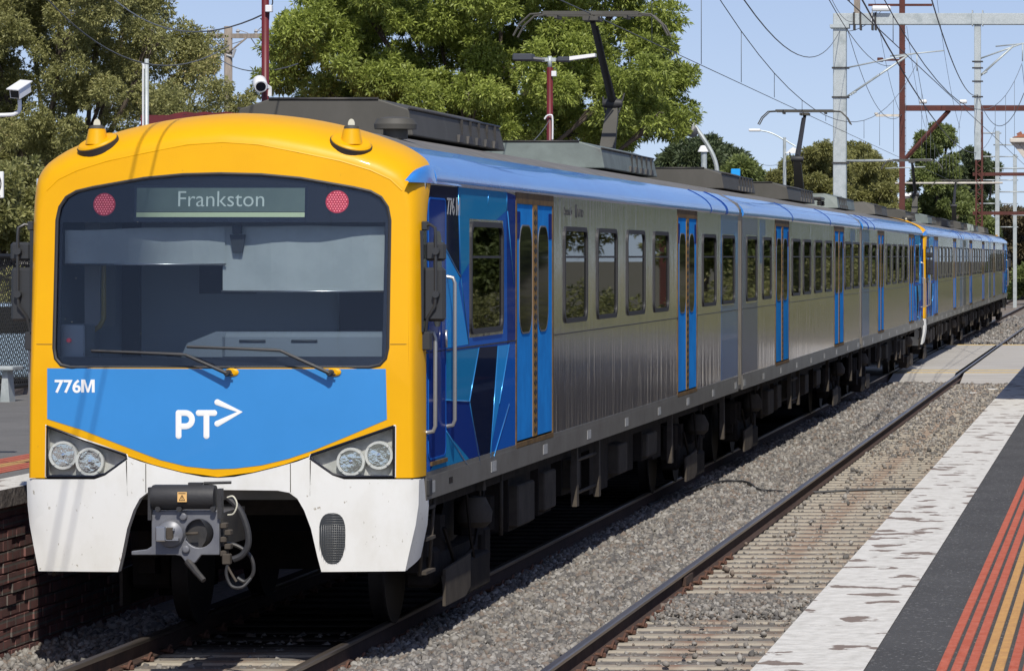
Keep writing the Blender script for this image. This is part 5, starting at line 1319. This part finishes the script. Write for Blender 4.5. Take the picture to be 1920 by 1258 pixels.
def parked_car():
    x0, y = -19.2, 58.0; z = .9; t = thing('parked_car', 'pale blue car parked behind the chain wire fence on the left', 'car', (x0+2, y, z))
    b = MB(); b.prism([(x0, z+.25), (x0+4.2, z+.25), (x0+4.25, z+.6), (x0+4.1, z+.8), (x0+3.2, z+.9), (x0+2.7, z+1.38), (x0+1.0, z+1.4), (x0+.3, z+.95), (x0, z+.85)], 'y', y, y+1.7); b.build('body', M['carpaint'], t, bevel=.05)
    b = MB(); b.prism([(x0+3.1, z+.92), (x0+2.65, z+1.33), (x0+1.05, z+1.34), (x0+.5, z+.95)], 'y', y-.01, y+1.71); b.build('window', M['pane_dark'], t)
    for xx in (x0+.8, x0+3.4):
        w_ = MB(); w_.lathe([(.05, -.1), (.3, -.1), (.31, .1), (.05, .1)], (xx, y+.05, z+.3), 'y', 18); w_.build('wheel', M['rubber'], t)
    b = MB(); b.box(-40, -14.9, 52, 90, .3, .9); struct(b, 'car_park', M['asphalt2'])
parked_car()
def poles():
    D = 60; q = P(275, 0, D); t = thing('galvanised_pole', 'short galvanised pole with a white pipe in front of the left tree', 'pole', (q.x, D, LZ))
    b = MB(); b.tube([(q.x, D, .9), (q.x, D, P(0, 111, D).z)], .035, 8); b.build('post', M['galv'], t)
    b = MB(); b.tube(curve3([(q.x-.06, D-.05, P(0, 118, D).z), (q.x-.03, D-.05, P(0, 130, D).z), (q.x-.045, D-.05, P(0, 150, D).z), (q.x-.04, D-.05, 3)]), .014, 6); b.build('cable', M['pvcwhite'], t)
    # maroon CCTV pole
    D = 46; q = P(497.5, 0, D); t = thing('platform_pole', 'maroon pole with a white dome camera left of the roof unit', 'pole', (q.x, D, LZ))
    b = MB(); b.tube([(q.x, D, LZ), (q.x, D, P(0, -40, D).z)], .045, 10); b.build('post', M['maroon'], t)
    b = MB(); b.cbox(q.x+.02, q.x+.1, D-.1, D-.02, P(0, 24, D).z, P(0, 11, D).z, .006); b.build('junction_box', M['pvcwhite'], t)
    b = MB(); c = P(492, 156, D); rot = Matrix.Rotation(R(25), 4, 'X') @ Matrix.Rotation(R(18), 4, 'Z'); v0 = len(b.v)
    b.lathe([(.02, -.14), (.075, -.14), (.085, -.12), (.085, .02), (.06, .08), (.02, .1)], (0, 0, 0), 'y', 18)
    b.v = [tuple(rot @ Vector(v) + Vector((c.x, D-.15, c.z))) for v in b.v]; b.tube([(c.x, D-.1, c.z), (q.x+.05, D, c.z-.06), (q.x+.05, D, c.z-.16)], .03, 8)
    cm = b.build('camera', M['pvcwhite'], t)
    b = MB(); b.lathe([(.06, -.142), (.05, -.12)], (0, 0, 0), 'y', 16); b.v = [tuple(rot @ Vector(v) + Vector((c.x, D-.153, c.z))) for v in b.v]; b.build('lens', M['black'], cm)
    b = MB(); b.tube(curve3([(q.x+.06, D, P(0, -10, D).z), (q.x+.09, D, P(0, 5, D).z), (q.x+.05, D, P(0, 20, D).z), (q.x+.03, D, P(0, 43, D).z), (q.x-.06, D, P(0, 35, D).z)]), .008, 5); b.build('cable', M['rubber'], t)
    # maroon lamp post
    D = 62; q = P(1031, 0, D); t = thing('platform_lamp', 'maroon lamp post with two charcoal luminaires before the bright tree', 'lamp post', (q.x, D, LZ))
    b = MB(); b.tube([(q.x, D, LZ), (q.x, D, P(0, 127, D).z)], [.06, .05], 10); b.build('post', M['maroon'], t)
    b = MB(); b.tube([(q.x, D, P(0, 128, D).z), (q.x, D, P(0, 106, D).z)], .035, 8); b.box(q.x-.12, q.x+.1, D-.03, D+.03, P(0, 116, D).z, P(0, 109, D).z); b.build('bracket', M['galv'], t)
    b = MB(); a = P(963, 105, D); c = P(1001, 115, D); rot = Matrix.Rotation(R(6), 3, 'Y'); b.cbox(a.x, c.x, D-.14, D+.14, c.z, a.z+.03, .02)
    b.tube([P(1000, 111, D), P(1022, 113, D)], .04, 8); b.build('luminaire', M['lamp_grey'], t)
    b = MB(); b.cbox(P(1046, 0, D).x, P(1069, 0, D).x, D-.1, D+.1, P(0, 117, D).z, P(0, 107, D).z, .02); b.tube([P(1040, 113, D), P(1048, 112, D)], .03, 8); b.build('luminaire', M['lamp_grey'], t)
    b = MB(); vs = [P(1069, 107, D), P(1117, 101, D), P(1117, 107, D), P(1069, 114, D)]; b.add([v + Vector((0, -.09, 0)) for v in vs] + [v + Vector((0, .09, 0)) for v in vs], [(0, 1, 2, 3), (7, 6, 5, 4), (0, 4, 5, 1), (1, 5, 6, 2), (2, 6, 7, 3), (3, 7, 4, 0)]); b.build('lamp_panel', M['plainwhite'], t)
    b = MB(); b.cbox(P(1035, 0, D).x, P(1044, 0, D).x, D-.08, D-.0, P(0, 144, D).z, P(0, 134, D).z, .005); b.build('junction_box', M['pvcwhite'], t)
    b = MB(); b.tube(curve3([P(1021, 224, D-.1), P(1025, 218, D-.1), P(1032, 216, D-.1), P(1036, 222, D-.1), P(1036, 262, D-.1)]), .014, 6); b.build('conduit', M['pvcwhite'], t)
    # curved grey arm pole with a horn speaker
    D = 75; t = thing('speaker_pole', 'grey curved pole carrying a round speaker right of the bright tree', 'pole', (P(1343, 0, D).x, D, 0))
    b = MB(); b.tube(curve3([P(1302, 236, D), P(1320, 262, D), P(1336, 290, D), P(1344, 318, D), P(1344, 360, D), P(1344, 560, D)]), .045, 8); b.build('post', M['galv'], t)
    b = MB(); c = P(1298, 247, D); b.lathe([(.03, -.14), (.11, -.1), (.12, 0), (.09, .06), (.03, .09)], c, 'y', 16); b.build('speaker', M['lamp_grey'], t)
    b = MB(); b.lathe([(.02, -.02), (.1, .0), (.08, .08), (.02, .1)], c + Vector((.0, 0, .1)), 'y', 16); b.build('speaker_cap', M['galv'], t)
    # flue
    D = 90; q = P(1320, 0, D); t = thing('vent_flue', 'white capped galvanised vent pipe poking above the second roof box', 'vent pipe', (q.x, D, 0))
    b = MB(); b.tube([(q.x, D, 0), (q.x, D, P(0, 284, D).z)], .07, 12); b.build('pipe', M['galv'], t)
    b = MB(); b.lathe([(.13, 0), (.12, .03), (.06, .14), (.02, .15)], (q.x-.02, D, P(0, 285, D).z), 'z', 14); b.build('cap', M['plainwhite'], t)
    # street light
    D = 170; q = P(1471, 0, D); t = thing('street_light', 'white street light with a long curved arm behind the second pantograph', 'street light', (q.x, D, 0))
    b = MB(); b.tube([(q.x, D, 0), (q.x, D, P(0, 258, D).z)], [.11, .07], 8); b.tube(curve3([P(1470, 263, D), P(1455, 254, D), P(1440, 248, D), P(1424, 245, D)]), .035, 6); b.tube(curve3([P(1471, 262, D), P(1480, 268, D), P(1492, 275, D)]), .035, 6); b.build('post', M['galv'], t)
    b = MB(); b.cbox(P(1404, 0, D).x, P(1426, 0, D).x, D-.15, D+.15, P(0, 247, D).z, P(0, 242, D).z, .03); b.build('luminaire', M['plainwhite'], t)
    b = MB(); b.prism([(P(1473, 0, D).x, P(0, 288, D).z), (P(1487, 0, D).x, P(0, 276, D).z), (P(1502, 0, D).x, P(0, 284, D).z), (P(1500, 0, D).x, P(0, 288, D).z)], 'y', D-.1, D+.1); b.build('reflector_shade', M['plainwhite'], t)
    # wooden power pole
    D = 100; q = P(428, 0, D); t = thing('power_pole', 'weathered wooden power pole with crossarm between the two big trees', 'power pole', (q.x, D, 0))
    b = MB(); b.tube([(q.x, D, 0), (q.x, D, P(0, 50, D).z)], .11, 8); b.build('post', M['wood'], t)
    b = MB(); z = P(0, 68, D).z; b.box(P(388, 0, D).x, P(492, 0, D).x, D-.06, D+.06, z-.06, z+.06); b.tube([P(428, 100, D-.1), P(396, 74, D-.1)], .025, 5); b.tube([P(428, 100, D-.1), P(462, 72, D-.1)], .025, 5); b.build('crossarm', M['wood'], t)
    b = MB()
    for px in (391, 398, 446, 480): q2 = P(px, 62, D); b.lathe([(.03, -.1), (.06, -.04), (.03, 0), (.06, .04), (.02, .1)], q2, 'z', 8); b.tube([q2 + Vector((0, 0, .08)), q2 + Vector((.25, 0, .0)), q2 + Vector((.5, .1, -.4))], .012, 4)
    b.tube([P(425, 104, D-.1), P(436, 107, D-.1), P(441, 92, D-.1)], .04, 6); b.build('insulator', M['lettgrey'], t)
    # blue sign
    D = 150; t = thing('street_sign', 'small light blue sign board above the second carriage roof', 'sign', (P(1378, 0, D).x, D, 0))
    b = MB(); b.cbox(P(1371, 0, D).x, P(1388, 0, D).x, D-.1, D+.1, P(0, 334, D).z, P(0, 317, D).z, .02); b.build('panel', M['skyfilm'], t); b = MB(); b.tube([(P(1379, 0, D).x, D+.15, 0), (P(1379, 0, D).x, D+.15, P(0, 330, D).z)], .05, 6); b.build('post', M['galv'], t)
poles()
# ================================================================== BUILDINGS
def shelter_roof():
    D = 66; x0, x1 = P(268, 0, D).x, P(345, 0, D).x; zt = P(0, 211, D).z
    t = thing('platform_shelter', 'shelter on the far platform with a maroon corrugated roof', 'shelter', (x0, D, LZ))
    b = MB(); n = 26
    vs = []
    for i in range(n+1):
        u = i/n; x = x0 + (x1+4-x0)*u; z = zt - .16*(2*0-1)*0 - .25*max(0, .12-u)/.12 + .012*math.cos(i*math.pi)
        vs += [(x, D, z), (x, D+4, z), (x, D, z-.05), (x, D+4, z-.05)]
    fs = []
    for i in range(n):
        a = 4*i; fs += [(a, a+4, a+5, a+1), (a+2, a+3, a+7, a+6), (a, a+2, a+6, a+4), (a+1, a+5, a+7, a+3)]
    b.add(vs, fs + [(0, 1, 3, 2)]); b.box(x0-.02, x1+4, D-.06, D, zt-.35, zt-.05); b.build('roof', M['maroon'], t)
    for x in (x0+.3, x1+3.5):
        for y in (D+.3, D+3.6): b = MB(); b.box(x-.05, x+.05, y-.05, y+.05, LZ, zt-.1); b.build('post', M['maroon'], t)
    b = MB(); b.box(x0+.2, x1+3.6, D+3.7, D+3.78, LZ, zt-.1); b.build('back_wall', M['render'], t)
shelter_roof()
def station_building():
    # on the near platform, right of the view: its roof corner shows at the right edge
    x0 = P(1893, 0, 48).x; ze = P(0, 262, 48).z; y0, y1 = 48.0, 68.0
    t = thing('station_building', 'cream station building with a tiled canopy, its roof corner at the right edge', 'building', (2, 48, PZ))
    b = MB(); pr = [(x0, ze-.03), (x0+.02, ze+.02), (x0+.35, ze+.05), (x0+.35, ze-.3), (x0+.12, ze-.22)]
    b.cbox(x0, 7, y0, y1, ze-.04, ze+.02, .01)
    b.prism([(x0+.02, ze-.04), (x0+.1, ze-.04), (x0+.55, ze-.62), (x0+.5, ze-.62)], 'y', y0+.08, y1-.1)
    for k in range(5): b.prism([(x0+.03, ze-.04), (x0+1.2, ze-.04), (x0+1.2, ze-.9), (x0+1.0, ze-.9), (x0+.3, ze-.4)], 'y', y0+.1+k*4.4, y0+.2+k*4.4)
    b.build('canopy', M['canopywhite'], t)
    b = MB(); b.add([(x0+.03, y0+.05, ze+.03), (7, y0+.05, ze+.03), (7, y1, ze+.03), (x0+.03, y1, ze+.03), (3, y0+3, ze+1.5), (3.6, y0+3, ze+1.5), (3.6, y1-3, ze+1.5), (3, y1-3, ze+1.5)], [(0, 1, 5, 4), (1, 2, 6, 5), (2, 3, 7, 6), (3, 0, 4, 7), (4, 5, 6, 7), (3, 2, 1, 0)]); b.tube([(x0+.1, y0+.3, ze+.04), (x0+.16, y0+.3, ze+.07)], .05, 8); b.build('roof', M['tile'], t)
    b = MB(); wall(b, y0+5, y1, PZ, ze-.05, 2.4, 2.6, [(y0+8+6*k, y0+9.4+6*k, 2.0, 3.4) for k in range(2)]); b.box(2.6, 6.8, y0+5, y0+5.2, PZ, ze-.05); b.build('wall', M['render'], t)
    for k in range(2):
        b = MB(); b.box(2.47, 2.53, y0+8+6*k, y0+9.4+6*k, 2.0, 3.4); b.build('window', M['pane_dark'], t)
    for k in range(5):
        b = MB(); b.tube([(.9, y0+.15+k*4.4, PZ), (.9, y0+.15+k*4.4, ze-.05)], .07, 10); b.build('canopy_post', M['maroon'], t)
station_building()
def house(x0, x1, y0, y1, ht, rise, wm, rm, label, cat_='house', z0=-.4):
    t = thing('house', label, cat_, ((x0+x1)/2, y0, z0)); b = MB(); b.box(x0, x1, y0, y1, z0, z0+ht); b.build('wall', M[wm], t)
    b = MB(); xm = (x0+x1)/2; b.prism([(x0-.5, z0+ht), (x1+.5, z0+ht), (xm, z0+ht+rise)], 'y', y0-.4, y1+.4); b.build('roof', M[rm], t)
    for k in range(2):
        xa = x0 + (x1-x0)*(.2+.4*k); b = MB(); b.box(xa, xa+(x1-x0)*.2, y0-.04, y0-.002, z0+1.2, z0+2.4); b.build('window', M['pane_dark'], t)
    return t
D = 215; a, c = P(1676, 372, D), P(1712, 480, D)
t = thing('house', 'red brick building with a pale parapet behind the rusty post', 'building', (a.x, D, -.4)); b = MB(); b.prism([(a.x, -.4), (c.x+1.2, -.4), (c.x+1.2, P(0, 368, D).z), (c.x-.6, P(0, 368, D).z), (a.x, P(0, 380, D).z)], 'y', D, D+8); b.build('wall', M['redbrick'], t)
b = MB(); b.tube([P(1676, 380, D-.1), P(1697, 368, D-.1), P(1714, 367, D-.1)], .16, 4, smooth=False); b.build('parapet', M['plainwhite'], t)
house(-34, -26, 95, 105, 3.2, 2, 'render', 'grey_roof', 'pale rendered house with a grey roof glimpsed behind the bright tree')
# ================================================================== TREES
def leaf_mesh(name, centers, radii, n, ll, lw, per, seed, m, parent, flat=.6, zmin=None):
    r = np.random.default_rng(seed); C_ = np.array(centers); RR = np.array(radii)
    wgt = RR**2; wgt = wgt/wgt.sum(); ci = r.choice(len(C_), n, p=wgt)
    d = r.normal(size=(n, 3)); d /= np.linalg.norm(d, axis=1)[:, None]
    rad = RR[ci]*(r.random(n)**.28)*(1 + .10*r.normal(size=n)); pos = C_[ci] + d*rad[:, None]*np.array([1, 1, flat+.2])
    # per-sprig leaves
    N = n*per; p = np.repeat(pos, per, 0); out = np.repeat(d, per, 0)
    v = r.normal(size=(N, 3)); v /= np.linalg.norm(v, axis=1)[:, None]; ax = out*.55 + v*.9 + np.array([0, 0, .12]); ax /= np.linalg.norm(ax, axis=1)[:, None]
    w2 = np.cross(ax, r.normal(size=(N, 3)) + np.array([0, 0, 1.0])); w2 /= np.linalg.norm(w2, axis=1)[:, None]
    L = ll*r.uniform(.6, 1.25, N); base = p + v*ll*.15
    A = base; B = base + ax*(L*.5)[:, None] + w2*lw*.5; E = base + ax*L[:, None] - np.array([0, 0, .12])*L[:, None]; G = base + ax*(L*.5)[:, None] - w2*lw*.5
    V = np.stack([A, B, E, G], 1).reshape(-1, 3)
    off = np.array(OFF[parent.name]) if parent is not None else 0
    V = V - off
    me = bpy.data.meshes.new(name); me.vertices.add(len(V)); me.vertices.foreach_set('co', V.ravel())
    me.loops.add(N*4); me.loops.foreach_set('vertex_index', np.arange(N*4, dtype=np.int32)); me.polygons.add(N)
    me.polygons.foreach_set('loop_start', np.arange(N, dtype=np.int32)*4); me.polygons.foreach_set('loop_total', np.full(N, 4, np.int32)); me.materials.append(m); me.update(calc_edges=True)
    o = bpy.data.objects.new(name, me); col.objects.link(o); o.parent = parent; return o
def inpoly(x, y, poly):
    c = False; j = len(poly)-1
    for i in range(len(poly)):
        if (poly[i][1] > y) != (poly[j][1] > y) and x < (poly[j][0]-poly[i][0])*(y-poly[i][1])/(poly[j][1]-poly[i][1])+poly[i][0]: c = not c
        j = i
    return c
def tree(name, label, cat_, poly, D, dz, rpx, nl, n, ll, lw, per, m, seed, base_px=None, ground=-.4, trunk=.2, group=None, limbs=14, gap=.0):
    r = random.Random(seed); xs = [p[0] for p in poly]; ys = [p[1] for p in poly]; C_ = []; RR = []
    tries = 0
    while len(C_) < nl and tries < 20000:
        tries += 1; px, py = r.uniform(min(xs), max(xs)), r.uniform(min(ys), max(ys)); q = rpx*r.uniform(.6, 1.3)
        if not all(inpoly(px+dx*q*.8, py+dy*q*.8, poly) for dx, dy in ((1, 0), (-1, 0), (0, 1), (0, -1))): continue
        d = D + dz*r.uniform(-1, 1); c = P(px, py, D); c.y = d
        C_.append((c.x, d, c.z)); RR.append(q*D/F)
    bx = (sum(c[0] for c in C_)/len(C_)) if base_px is None else P(base_px, 0, D).x
    t = thing(name, label, cat_, (bx, D, ground), group)
    zt = min(c[2] for c in C_); zm = sum(c[2] for c in C_)/len(C_)
    b = MB(); top = Vector((bx, D, ground + (zm-ground)*.45)); b.tube([(bx, D, ground), (bx+.05, D, (ground+top.z)/2), top], [trunk*1.3, trunk, trunk*.85], 10)
    idx = r.sample(range(len(C_)), min(limbs, len(C_)))
    for i in idx:
        c = Vector(C_[i]); mid = top.lerp(c, .5) + Vector((r.uniform(-.3, .3), r.uniform(-.3, .3), .25)); b.tube([top, mid, c], [trunk*.55, trunk*.32, trunk*.1], 7)
        for _ in range(5):
            e = c + Vector([r.uniform(-1, 1)*RR[i]*1.1 for _ in range(3)]); b.tube([mid.lerp(c, r.uniform(.3, 1)), c.lerp(e, .5) + Vector((0, 0, .1)), e], [trunk*.12, trunk*.08, trunk*.03], 4)
    b.build('trunk', M['bark'], t)
    leaf_mesh('crown', C_, RR, n, ll, lw, per, seed, M[m], t)
    return t
big = [(530, 60), (545, -60), (620, -150), (900, -200), (1150, -150), (1260, -30), (1300, 60), (1325, 80), (1318, 130), (1305, 165), (1318, 200), (1290, 262), (1240, 300), (1120, 290), (950, 280), (700, 235), (535, 200), (515, 130)]
tree('broadleaf_tree', 'big bright green tree with long glossy leaves above the roof units', 'tree', big, 70, 2.6, 33, 340, 46000, .10, .031, 9, 'leaf_bright', 11, base_px=905, trunk=.16, limbs=30)
left = [(-160, 500), (-220, 100), (-120, -170), (150, -200), (290, -160), (318, -20), (335, 28), (372, 76), (420, 130), (470, 190), (480, 240), (300, 250), (210, 300), (110, 350), (80, 480)]
tree('broadleaf_tree', 'tall olive green tree with small leaves filling the upper left', 'tree', left, 84, 3.4, 31, 460, 56000, .085, .030, 9, 'leaf_olive', 12, base_px=90, trunk=.2, limbs=26)
tree('broadleaf_tree', 'low leafy olive tree just above the chain wire fence', 'tree', [(-120, 500), (-100, 300), (20, 285), (80, 300), (90, 470), (60, 500)], 66, 1.5, 38, 34, 3800, .12, .045, 9, 'leaf_olive', 13, base_px=-20, trunk=.14, ground=.9)
tree('broadleaf_tree', 'dark layered tree right of the bright tree behind the curved pole', 'tree', [(1215, 350), (1240, 290), (1262, 262), (1300, 250), (1340, 255), (1362, 285), (1385, 280), (1425, 320), (1425, 380), (1300, 400)], 175, 4, 15, 80, 8000, .28, .08, 8, 'leaf_dark', 14, base_px=1310, trunk=.25)
tree('broadleaf_tree', 'light green shrubby tree beside the small blue sign', 'tree', [(1360, 380), (1365, 310), (1395, 285), (1420, 300), (1425, 380)], 160, 2, 14, 22, 1600, .3, .1, 8, 'leaf_green', 15, trunk=.15)
tree('bush', 'broad rounded olive bush left of the galvanised leg', 'bush', [(1405, 420), (1415, 330), (1450, 310), (1500, 285), (1530, 270), (1580, 268), (1600, 300), (1600, 420)], 185, 5, 17, 110, 14000, .20, .06, 8, 'leaf_bush', 16, trunk=.3)
tree('bush', 'broad rounded olive bush right of the galvanised leg', 'bush', [(1560, 430), (1570, 290), (1600, 266), (1640, 270), (1670, 310), (1690, 340), (1690, 430)], 195, 5, 17, 100, 13000, .20, .06, 8, 'leaf_bush', 17, trunk=.3)
tree('broadleaf_tree', 'tall slim green tree behind the diagonal rusty brace', 'tree', [(1695, 460), (1700, 360), (1712, 270), (1735, 250), (1745, 232), (1775, 232), (1795, 250), (1800, 330), (1825, 380), (1830, 470)], 205, 4, 13, 120, 11000, .25, .08, 8, 'leaf_green', 18, trunk=.3)
tree('pine_tree', 'dark pine with flat tiers right of the slim green tree', 'tree', [(1790, 470), (1795, 300), (1815, 274), (1860, 290), (1885, 320), (1890, 360), (1870, 400), (1880, 470)], 260, 5, 10, 100, 9000, .28, .08, 8, 'leaf_dark', 19, trunk=.35)
tree('broadleaf_tree', 'dry brownish green tree by the tail of the train', 'tree', [(1860, 560), (1865, 420), (1885, 385), (1930, 400), (1990, 420), (1990, 560)], 280, 6, 16, 60, 4200, .45, .14, 8, 'leaf_brown', 20, trunk=.3)
tree('bush', 'low green scrub right of the last carriage beside the line', 'bush', [(1888, 560), (1890, 500), (1930, 480), (2060, 470), (2100, 560)], 250, 3, 11, 60, 3600, .3, .1, 8, 'leaf_green', 21, trunk=.1)
tree('broadleaf_tree', 'green tree filling the gap behind the far pantographs', 'tree', [(1690, 480), (1700, 390), (1760, 370), (1860, 400), (1885, 480)], 225, 5, 15, 55, 4000, .36, .12, 8, 'leaf_green', 22, trunk=.25)
# trees on the near side, right of the view: they are what the steel side reflects
for i, (x, y, h, lb) in enumerate(((24, 112, 9, 'green tree beyond the station building'), (4.5, 158, 9, 'tall olive tree right of the road crossing'), (16, 165, 11, 'large tree far right of the tracks'), (8, 192, 8, 'green tree right of the distant track'), (14, 225, 11, 'fifth large tree right of the tracks'), (6, 262, 8, 'rounded tree right of the distant rails'), (9, 300, 10, 'tree in the far row right of the rails'), (5, 245, 7, 'short tree standing closest to the distant rails'), (11, 345, 12, 'tree where the right-hand row meets the horizon'), (15, 152, 6, 'small tree just past the road crossing on the right'), (7, 210, 8, 'middling tree in the right-hand row'))):
    r = random.Random(50+i); C_ = []; RR = []
    for _ in range(34):
        a, q = r.uniform(0, 6.28), r.uniform(0, 1)**.5; C_.append((x + h*.36*q*math.cos(a), y + h*.36*q*math.sin(a), h*.55 + h*.34*r.uniform(-1, 1)*(1-q*.6))); RR.append(h*.13*r.uniform(.7, 1.3))
    t = thing('broadleaf_tree', lb, 'tree', (x, y, -.4)); b = MB(); b.tube([(x, y, -.4), (x, y, h*.45)], [.3, .2], 8)
    for k in range(10): b.tube([(x, y, h*.4), C_[k]], [.12, .04], 5)
    b.build('trunk', M['bark'], t); leaf_mesh('crown', C_, RR, 3000, .34, .12, 8, 60+i, M['leaf_green' if i % 2 else 'leaf_olive'], t)
# hedge of scrub behind the left platform so the fence line has a backdrop
g = MB()
C_ = []; RR = []; r = random.Random(90)
for k in range(60): C_.append((r.uniform(-24, -18), r.uniform(62, 70), r.uniform(1.2, 2.6))); RR.append(r.uniform(.4, .8))
t = thing('hedge', 'dark shrub hedge behind the chain wire fence', 'hedge', (-21, 66, .9)); leaf_mesh('foliage', C_, RR, 3200, .12, .05, 8, 91, M['leaf_olive'], t)
for i, (x, y) in enumerate(((-40, 130), (-52, 150), (-32, 170), (-64, 180))):
    r = random.Random(150+i); C_ = []; RR = []
    for _ in range(30):
        a, q = r.uniform(0, 6.28), r.uniform(0, 1)**.5; C_.append((x + 4*q*math.cos(a), y + 4*q*math.sin(a), 5 + 3*r.uniform(-1, 1)*(1-q*.6))); RR.append(1.3*r.uniform(.7, 1.3))
    t = thing('broadleaf_tree', ['backdrop tree glimpsed low behind the left tree', 'second backdrop tree behind the left tree', 'backdrop tree behind the bright tree', 'far backdrop tree at upper left'][i], 'tree', (x, y, -.4)); b = MB(); b.tube([(x, y, -.4), (x, y, 5)], [.3, .2], 8); b.build('trunk', M['bark'], t); leaf_mesh('crown', C_, RR, 2000, .4, .14, 7, 160+i, M['leaf_dark'], t)

C_ = []; RR = []; r = random.Random(95)  # unseen hedge rows, added to give the steel sides olive reflections
for k in range(40): y_ = r.uniform(133, 137); C_.append((r.uniform(5, 26), y_, r.uniform(.1, 1.6))); RR.append(r.uniform(.8, 1.3))
for k in range(50): y_ = r.uniform(70, 96); C_.append((r.uniform(7, 9.5), y_, r.uniform(.2, 1.3))); RR.append(r.uniform(.6, 1.0))
for k in range(150): y_ = r.uniform(134, 300); C_.append((r.uniform(2.2, 5.0) + (y_-134)*.01, y_, r.uniform(.2, 2.3))); RR.append(r.uniform(.6, 1.1))
t = thing('hedge', 'unseen scrubby hedge added right of the line for the steel sides to reflect', 'hedge', (3.5, 200, -.4)); leaf_mesh('foliage', C_, RR, 16000, .2, .08, 7, 96, M['leaf_olive'], t)
